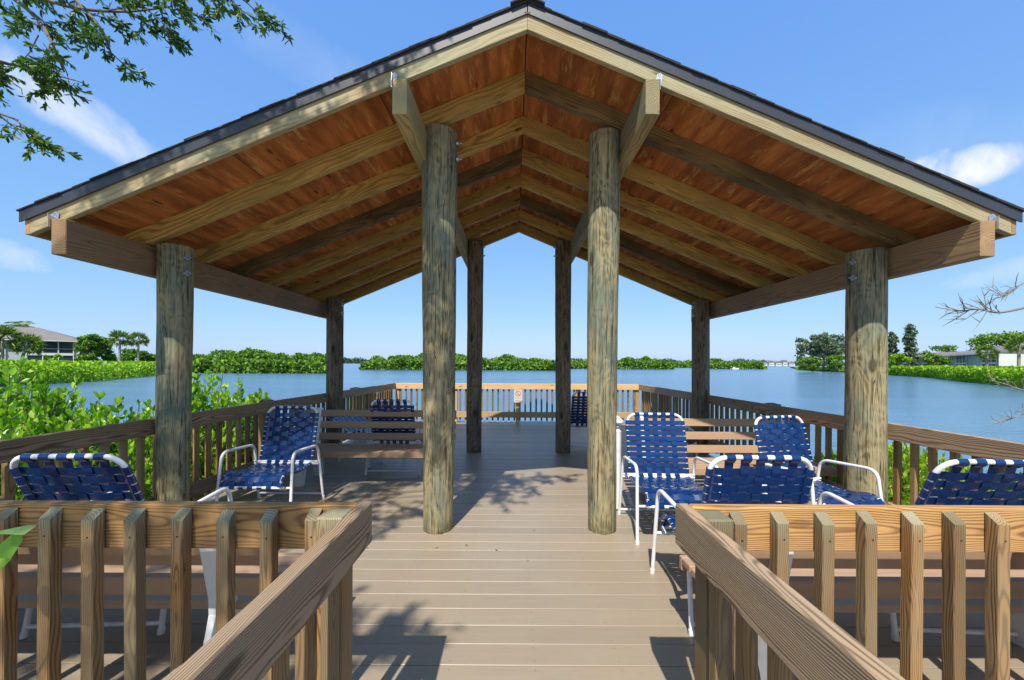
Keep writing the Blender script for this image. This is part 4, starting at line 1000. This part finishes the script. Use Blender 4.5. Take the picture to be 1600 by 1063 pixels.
# distant shore
P = []
for _ in range(14000):
    px = random.uniform(480, 1330); Y = 820 + random.random() * 60; h = 6 + 3 * math.sin(px * .05) + 2 * math.sin(px * .17) + random.random() * 3
    P.append(((px - VX) * Y / FPX, Y, WZ + random.random() * h))
mass('distant_shoreline', P, 'thin hazy blue green shoreline on the horizon', 'far_shore', 4.0, (60, 820, WZ), kind='stuff', cat='shoreline')
gh = 'white waterfront houses on the far shore'
for (px, w, h, lab) in ((1196, 6, 7, 'tiny white house at the left end of the far waterfront row'), (1206, 8, 9, 'tiny pale house, second in the far waterfront row'), (1217, 9, 8, 'tiny white house at the middle of the far waterfront row'), (1227, 7, 10, 'tallest tiny pale house in the far waterfront row'), (1238, 9, 7, 'tiny white house at the right end of the far waterfront row')):
    X, Y = at_y(px, 640); hh_ = empty('waterfront_house', (X, Y, WZ)); tag(hh_, lab, 'house', gh)
    ww = w * Y / FPX * .95
    piece('wall', M['stucco'], hh_, lambda b: b.box((-ww / 2, 0, 0), (ww / 2, 8, h * .62), .05))
    piece('roof', M['roof_grey'], hh_, lambda b: b.prism([(-ww / 2 - .4, h * .62 + .02), (ww / 2 + .4, h * .62 + .02), (ww * .2, h), (-ww * .2, h)], -.4, 8.4, 'y'))
    def wn(b):
        for k in range(3): b.box((-ww * .36 + k * ww * .27, -.12, h * .2), (-ww * .36 + k * ww * .27 + ww * .15, -.02, h * .42), .02)
    piece('window', M['screen'], hh_, wn)

# small white boat far out
p = gpt(1148, 577.2); bo = empty('motor_boat', (p[0], p[1], WZ)); tag(bo, 'tiny white motor boat off the small rounded island', 'boat')
piece('hull', M['white_plastic'], bo, lambda b: b.prism([(-1.6, .55), (-1.4, -.1), (1.5, -.1), (2.2, .75)], -.6, .6, 'y'))
piece('cabin', M['white_plastic'], bo, lambda b: b.board((-.4, 0, .56), (-.4, 0, 1.1), .8, 1.0, (0, 1, 0), .06))

# buildings -------------------------------------------------------
def condo(name, label, origin, ux, Wd, Dp, Ht, bays, roofstyle='hip', ridge=1.7, gz=.0, group=None, endwall='stucco'):
    """two storey block; ux = unit vector along its front; front faces the water"""
    r_ = empty(name, origin, math.atan2(ux[1], ux[0])); tag(r_, label, 'building', group)
    piece('wall', M['stucco_grey'], r_, lambda b: b.box((0, .35, gz), (Wd, Dp, Ht), .02))
    for xe in (-.22, Wd + .02): piece('end_wall', M[endwall], r_, lambda b: b.box((xe, 0, gz), (xe + .2, Dp, Ht), .02))
    ov = .8
    if roofstyle == 'hip':
        vs = [(-ov, -ov, Ht + .02), (Wd + ov, -ov, Ht + .02), (Wd + ov, Dp + ov, Ht + .02), (-ov, Dp + ov, Ht + .02), (Dp * .55, Dp / 2, Ht + ridge), (Wd - Dp * .55, Dp / 2, Ht + ridge)]
        piece('roof', M['roof_grey'], r_, lambda b: b.add(vs, [(3, 2, 1, 0), (0, 1, 5, 4), (1, 2, 5), (2, 3, 4, 5), (3, 0, 4)]))
    else:
        vs = [(-.4, -ov, Ht + .02), (Wd + .4, -ov, Ht + .02), (Wd + .4, Dp * .62, Ht + ridge), (-.4, Dp * .62, Ht + ridge), (-.4, Dp * .62, Ht - .2), (Wd + .4, Dp * .62, Ht - .2)]
        piece('roof', M['roof_grey'], r_, lambda b: b.add(vs, [(0, 1, 2, 3), (3, 2, 5, 4), (0, 4, 5, 1), (1, 5, 2), (0, 3, 4)]))
    piece('soffit', M['trim'], r_, lambda b: b.box((-.3, -ov + .02, Ht - .22), (Wd + .3, -ov + .14, Ht), .01))
    for (x0, x1) in bays:
        for (z0, z1) in ((gz + .35, Ht * .47), (Ht * .56, Ht - .35)):
            f = piece('window', M['trim'], r_, lambda b: [b.box((x0 + k * (x1 - x0) / 3 - .08, .12, z0), (x0 + k * (x1 - x0) / 3 + .08, .30, z1), .01) for k in range(4)] + [b.box((x0 + .1, .14, z0 + (z1 - z0) * .36), (x1 - .1, .28, z0 + (z1 - z0) * .36 + .09), .01)])
            piece('pane', M['screen'], f, lambda b: b.box((x0, .29, z0), (x1, .34, z1), .005))
        piece('balcony_edge', M['trim'], r_, lambda b: b.box((x0 - .1, .05, Ht * .475), (x1 + .1, .33, Ht * .555), .01))
    return r_
gz0 = WZ + .9
a = W(122, 567, 84); bpt = a - Vector((.80, .60, 0)) * 40
ux = (a - bpt); wd = math.hypot(ux.x, ux.y); u_ = (ux.x / wd, ux.y / wd)
Hb = W(124, 533, 84).z - gz0
condo('condo_building', 'two storey grey condo with brown hip roof on the left shore', (bpt.x, bpt.y, gz0), u_, wd, 13, Hb, [(wd - 7.2, wd - .7), (wd - 18.5, wd - 10), (wd - 30, wd - 21)], 'hip', 2.9)
a = W(1560, 575, 80); b2 = W(1478, 574, 112); ux = (a - b2); wd = math.hypot(ux.x, ux.y); u_ = (ux.x / wd, ux.y / wd)
Hb = W(1560, 551, 80).z - gz0
condo('condo_building', 'near two storey condo with white end wall and grey roof on right shore', (b2.x, b2.y, gz0), u_, wd, 13, Hb, [(.8, 6.5), (9, 18), (wd - 11, wd - 2)], 'shed', 2.3, group='condos on the right shore')
a = W(1482, 574, 120); b2 = W(1385, 573, 150); ux = (a - b2); wd = math.hypot(ux.x, ux.y); u_ = (ux.x / wd, ux.y / wd)
Hb = W(1482, 556, 120).z - gz0
condo('condo_building', 'farther low roofed condo left of the white end wall on right shore', (b2.x, b2.y, gz0), u_, wd, 12, Hb, [(1, 8), (10, 18), (20, wd - 2)], 'shed', 1.5, group='condos on the right shore')

# far trees ---------------------------------------------------------
def far_tree(name, label, px, ptop, pbase, Y, hwpx, mat='far_leaf', n=2600, leaf=.5, clumps=22, shape='round', trunk=.25, group=None, zg=gz0, trunkmat='bark', gap=.35):
    X, _ = at_y(px, Y); top = W(px, ptop, Y).z; ht = top - zg; hw = hwpx * Y / FPX
    r_ = empty(name, (X, Y, zg)); tag(r_, label, 'tree', group); st_ = MB(); P = []
    st_.tube([(0, 0, -.3), (random.uniform(-.2, .2), 0, ht * .5), (random.uniform(-.3, .3), 0, ht * .9)], trunk, 7, True, trunk * .25)
    for k in range(clumps):
        if shape == 'round': a = random.uniform(0, 6.28); rr_ = hw * math.sqrt(random.random()) * .8; z = ht * (gap + (1 - gap) * random.random() ** .8); rr_ *= math.sqrt(max(.08, 1 - ((z / ht - gap - .25) / (1 - gap)) ** 2)); cr = hw * random.uniform(.2, .38)
        elif shape == 'spread': a = random.uniform(0, 6.28); rr_ = hw * random.random() ** .5 * .9; z = ht * (.42 + .5 * random.random() - .2 * (rr_ / hw)); cr = hw * random.uniform(.12, .24)
        else: # cone / column with tiers
            f = (k + .5) / clumps; z = ht * (.16 + .8 * f); a = k * 2.4; rr_ = hw * (.75 if f < .85 else .4) * random.uniform(.3, 1); cr = hw * random.uniform(.3, .5)
        c_ = np.array([rr_ * math.cos(a), rr_ * math.sin(a), min(z, ht - cr * .5)])
        st_.tube([(0, 0, float(c_[2]) * .72), tuple(c_)], trunk * .3, 4, False, trunk * .08)
        m_ = n // clumps; d_ = rdir(m_) * np.array([1, 1, .62]); P.append(c_ + d_ * cr * (RNG.random((m_, 1)) ** .45))
    st_.build('trunk', M[trunkmat], r_)
    leaves('crown', M[mat], np.concatenate(P), rdir(n // clumps * clumps), leaf, r_, wid=.7, fold=.2, hexa=False, sizevar=.5)
    return r_
def palm(label, px, ptop, pbase, Y, rpx, group=None, lean=0.0, zg=gz0, fan=True):
    X, _ = at_y(px, Y); top = W(px, ptop, Y).z; r = rpx * Y / FPX; hc = top - zg - r * .75
    r_ = empty('palm_tree', (X, Y, zg)); tag(r_, label, 'tree', group)
    piece('trunk', M['palm_bark'], r_, lambda b: b.tube([(lean, 0, -.3), (lean * .4, 0, hc * .5), (0, 0, hc)], .26, 8, True, .19))
    P, D, Sz = [], [], []
    for k in range(34):
        az = k * 2.4; el = random.uniform(-.75, 1.25); d_ = Vector((math.cos(az) * math.cos(el), math.sin(az) * math.cos(el), math.sin(el)))
        if fan:
            c_ = Vector((0, 0, hc)) + d_ * r * .5
            for q in range(16):
                P.append(tuple(c_)); e = Vector((random.gauss(0, .55), random.gauss(0, .55), random.gauss(-.15, .5))); D.append(tuple(d_ + e)); Sz.append(r * .55)
        else:
            for q in range(22):
                t = q / 22; c_ = Vector((0, 0, hc)) + d_ * r * t * 1.15 + Vector((0, 0, -.75 * r * t * t)); sd = d_.cross(Vector((0, 0, 1))).normalized() * (1 if q % 2 else -1)
                P.append(tuple(c_)); D.append(tuple(sd * .8 + d_ * .6 + Vector((0, 0, -.5)))); Sz.append(r * .32)
    leaves('crown', M['palm_leaf'], P, D, Sz, r_, wid=.16, fold=.03, hexa=False, sizevar=.25)
    return r_
gp = 'cabbage palms on the left shore'
palm('tall cabbage palm nearest the dense trees right of left condo', 187, 519, 568, 86, 15, gp)
palm('solitary cabbage palm at right end of the left shore row', 216, 522, 568, 88, 13.5, gp)
palm('cabbage palm with brown fronds at the left edge before the condo', 4, 512, 572, 72, 23, gp)
palm('leaning cabbage palm in front of the left condo porch', 42, 525, 572, 74, 20, gp, lean=-2.2)
palm('coconut palm rising behind the left condo roof', 34, 494, 560, 118, 22, fan=False)
palm('feathery palm peeking over dense trees right of left condo', 146, 518, 568, 96, 18, fan=False)
gt = 'dense trees beside the left condo'
far_tree('broadleaf_tree', 'dense green tree touching the right wall of left condo', 138, 524, 570, 84, 17, n=5200, leaf=.42, clumps=30, group=gt, gap=.08)
far_tree('broadleaf_tree', 'dense green tree left of the tall cabbage palm', 164, 529, 570, 88, 16, n=4600, leaf=.42, clumps=28, group=gt, gap=.08)
far_tree('broadleaf_tree', 'low green tree between the two right cabbage palms', 202, 547, 570, 97, 16, n=2600, leaf=.45, clumps=16, group=gt, gap=.05)
far_tree('broadleaf_tree', 'low green tree behind solitary cabbage palm', 230, 550, 570, 99, 15, n=2600, leaf=.45, clumps=16, group=gt, gap=.05)
far_tree('broadleaf_tree', 'small pale shrub tree before the left condo porch', 84, 553, 572, 76, 10, mat='hedge_leaf', n=900, leaf=.35, clumps=8, gap=.1)
far_tree('spreading_tree', 'large wide grey green tree at the tip of right shore', 1287, 514, 575, 150, 37, mat='pine_leaf', n=7000, leaf=.75, clumps=60, shape='spread', trunk=.5)
far_tree('norfolk_pine', 'tall slender pine rising above the right shore condos', 1421, 505, 574, 128, 9.5, mat='pine_leaf', n=3600, leaf=.5, clumps=30, shape='column', trunk=.3, group='slender pines on the right shore')
far_tree('norfolk_pine', 'shorter slender pine beside stout right front pole', 1394, 517, 574, 134, 8.5, mat='pine_leaf', n=3000, leaf=.5, clumps=26, shape='column', trunk=.3, group='slender pines on the right shore')
far_tree('spreading_tree', 'broad dark tree behind the white end wall roof', 1572, 521, 560, 112, 42, mat='far_leaf', n=6000, leaf=.5, clumps=46, gap=.35, trunk=.4)
far_tree('spreading_tree', 'small dark tree over the roof of the farther condo', 1472, 541, 565, 165, 17, mat='far_leaf', n=2400, leaf=.6, clumps=18, gap=.3, trunk=.3)
palm('cabbage palm before the near right condo', 1542, 542, 576, 74, 13, 'cabbage palms on the right shore')
palm('cabbage palm at the right edge before the white end wall', 1592, 529, 578, 70, 16, 'cabbage palms on the right shore')
far_tree('broadleaf_tree', 'olive bush tree between the two right condos', 1462, 553, 576, 100, 17, n=2600, leaf=.42, clumps=20, gap=.05)
far_tree('broadleaf_tree', 'green bush tree below the tall slender pine', 1408, 552, 576, 112, 15, mat='hedge_leaf', n=2200, leaf=.45, clumps=18, gap=.05)
far_tree('broadleaf_tree', 'rounded green bush at water tip below wide tree', 1264, 559, 578, 142, 17, n=3200, leaf=.5, clumps=22, gap=.02)
far_tree('broadleaf_tree', 'rounded green bush just left of the stout right pole', 1308, 557, 578, 132, 18, n=3200, leaf=.5, clumps=22, gap=.02)
far_tree('broadleaf_tree', 'dark bush tree beside the left end of farther condo', 1436, 547, 576, 135, 13, n=1800, leaf=.5, clumps=14, gap=.05)
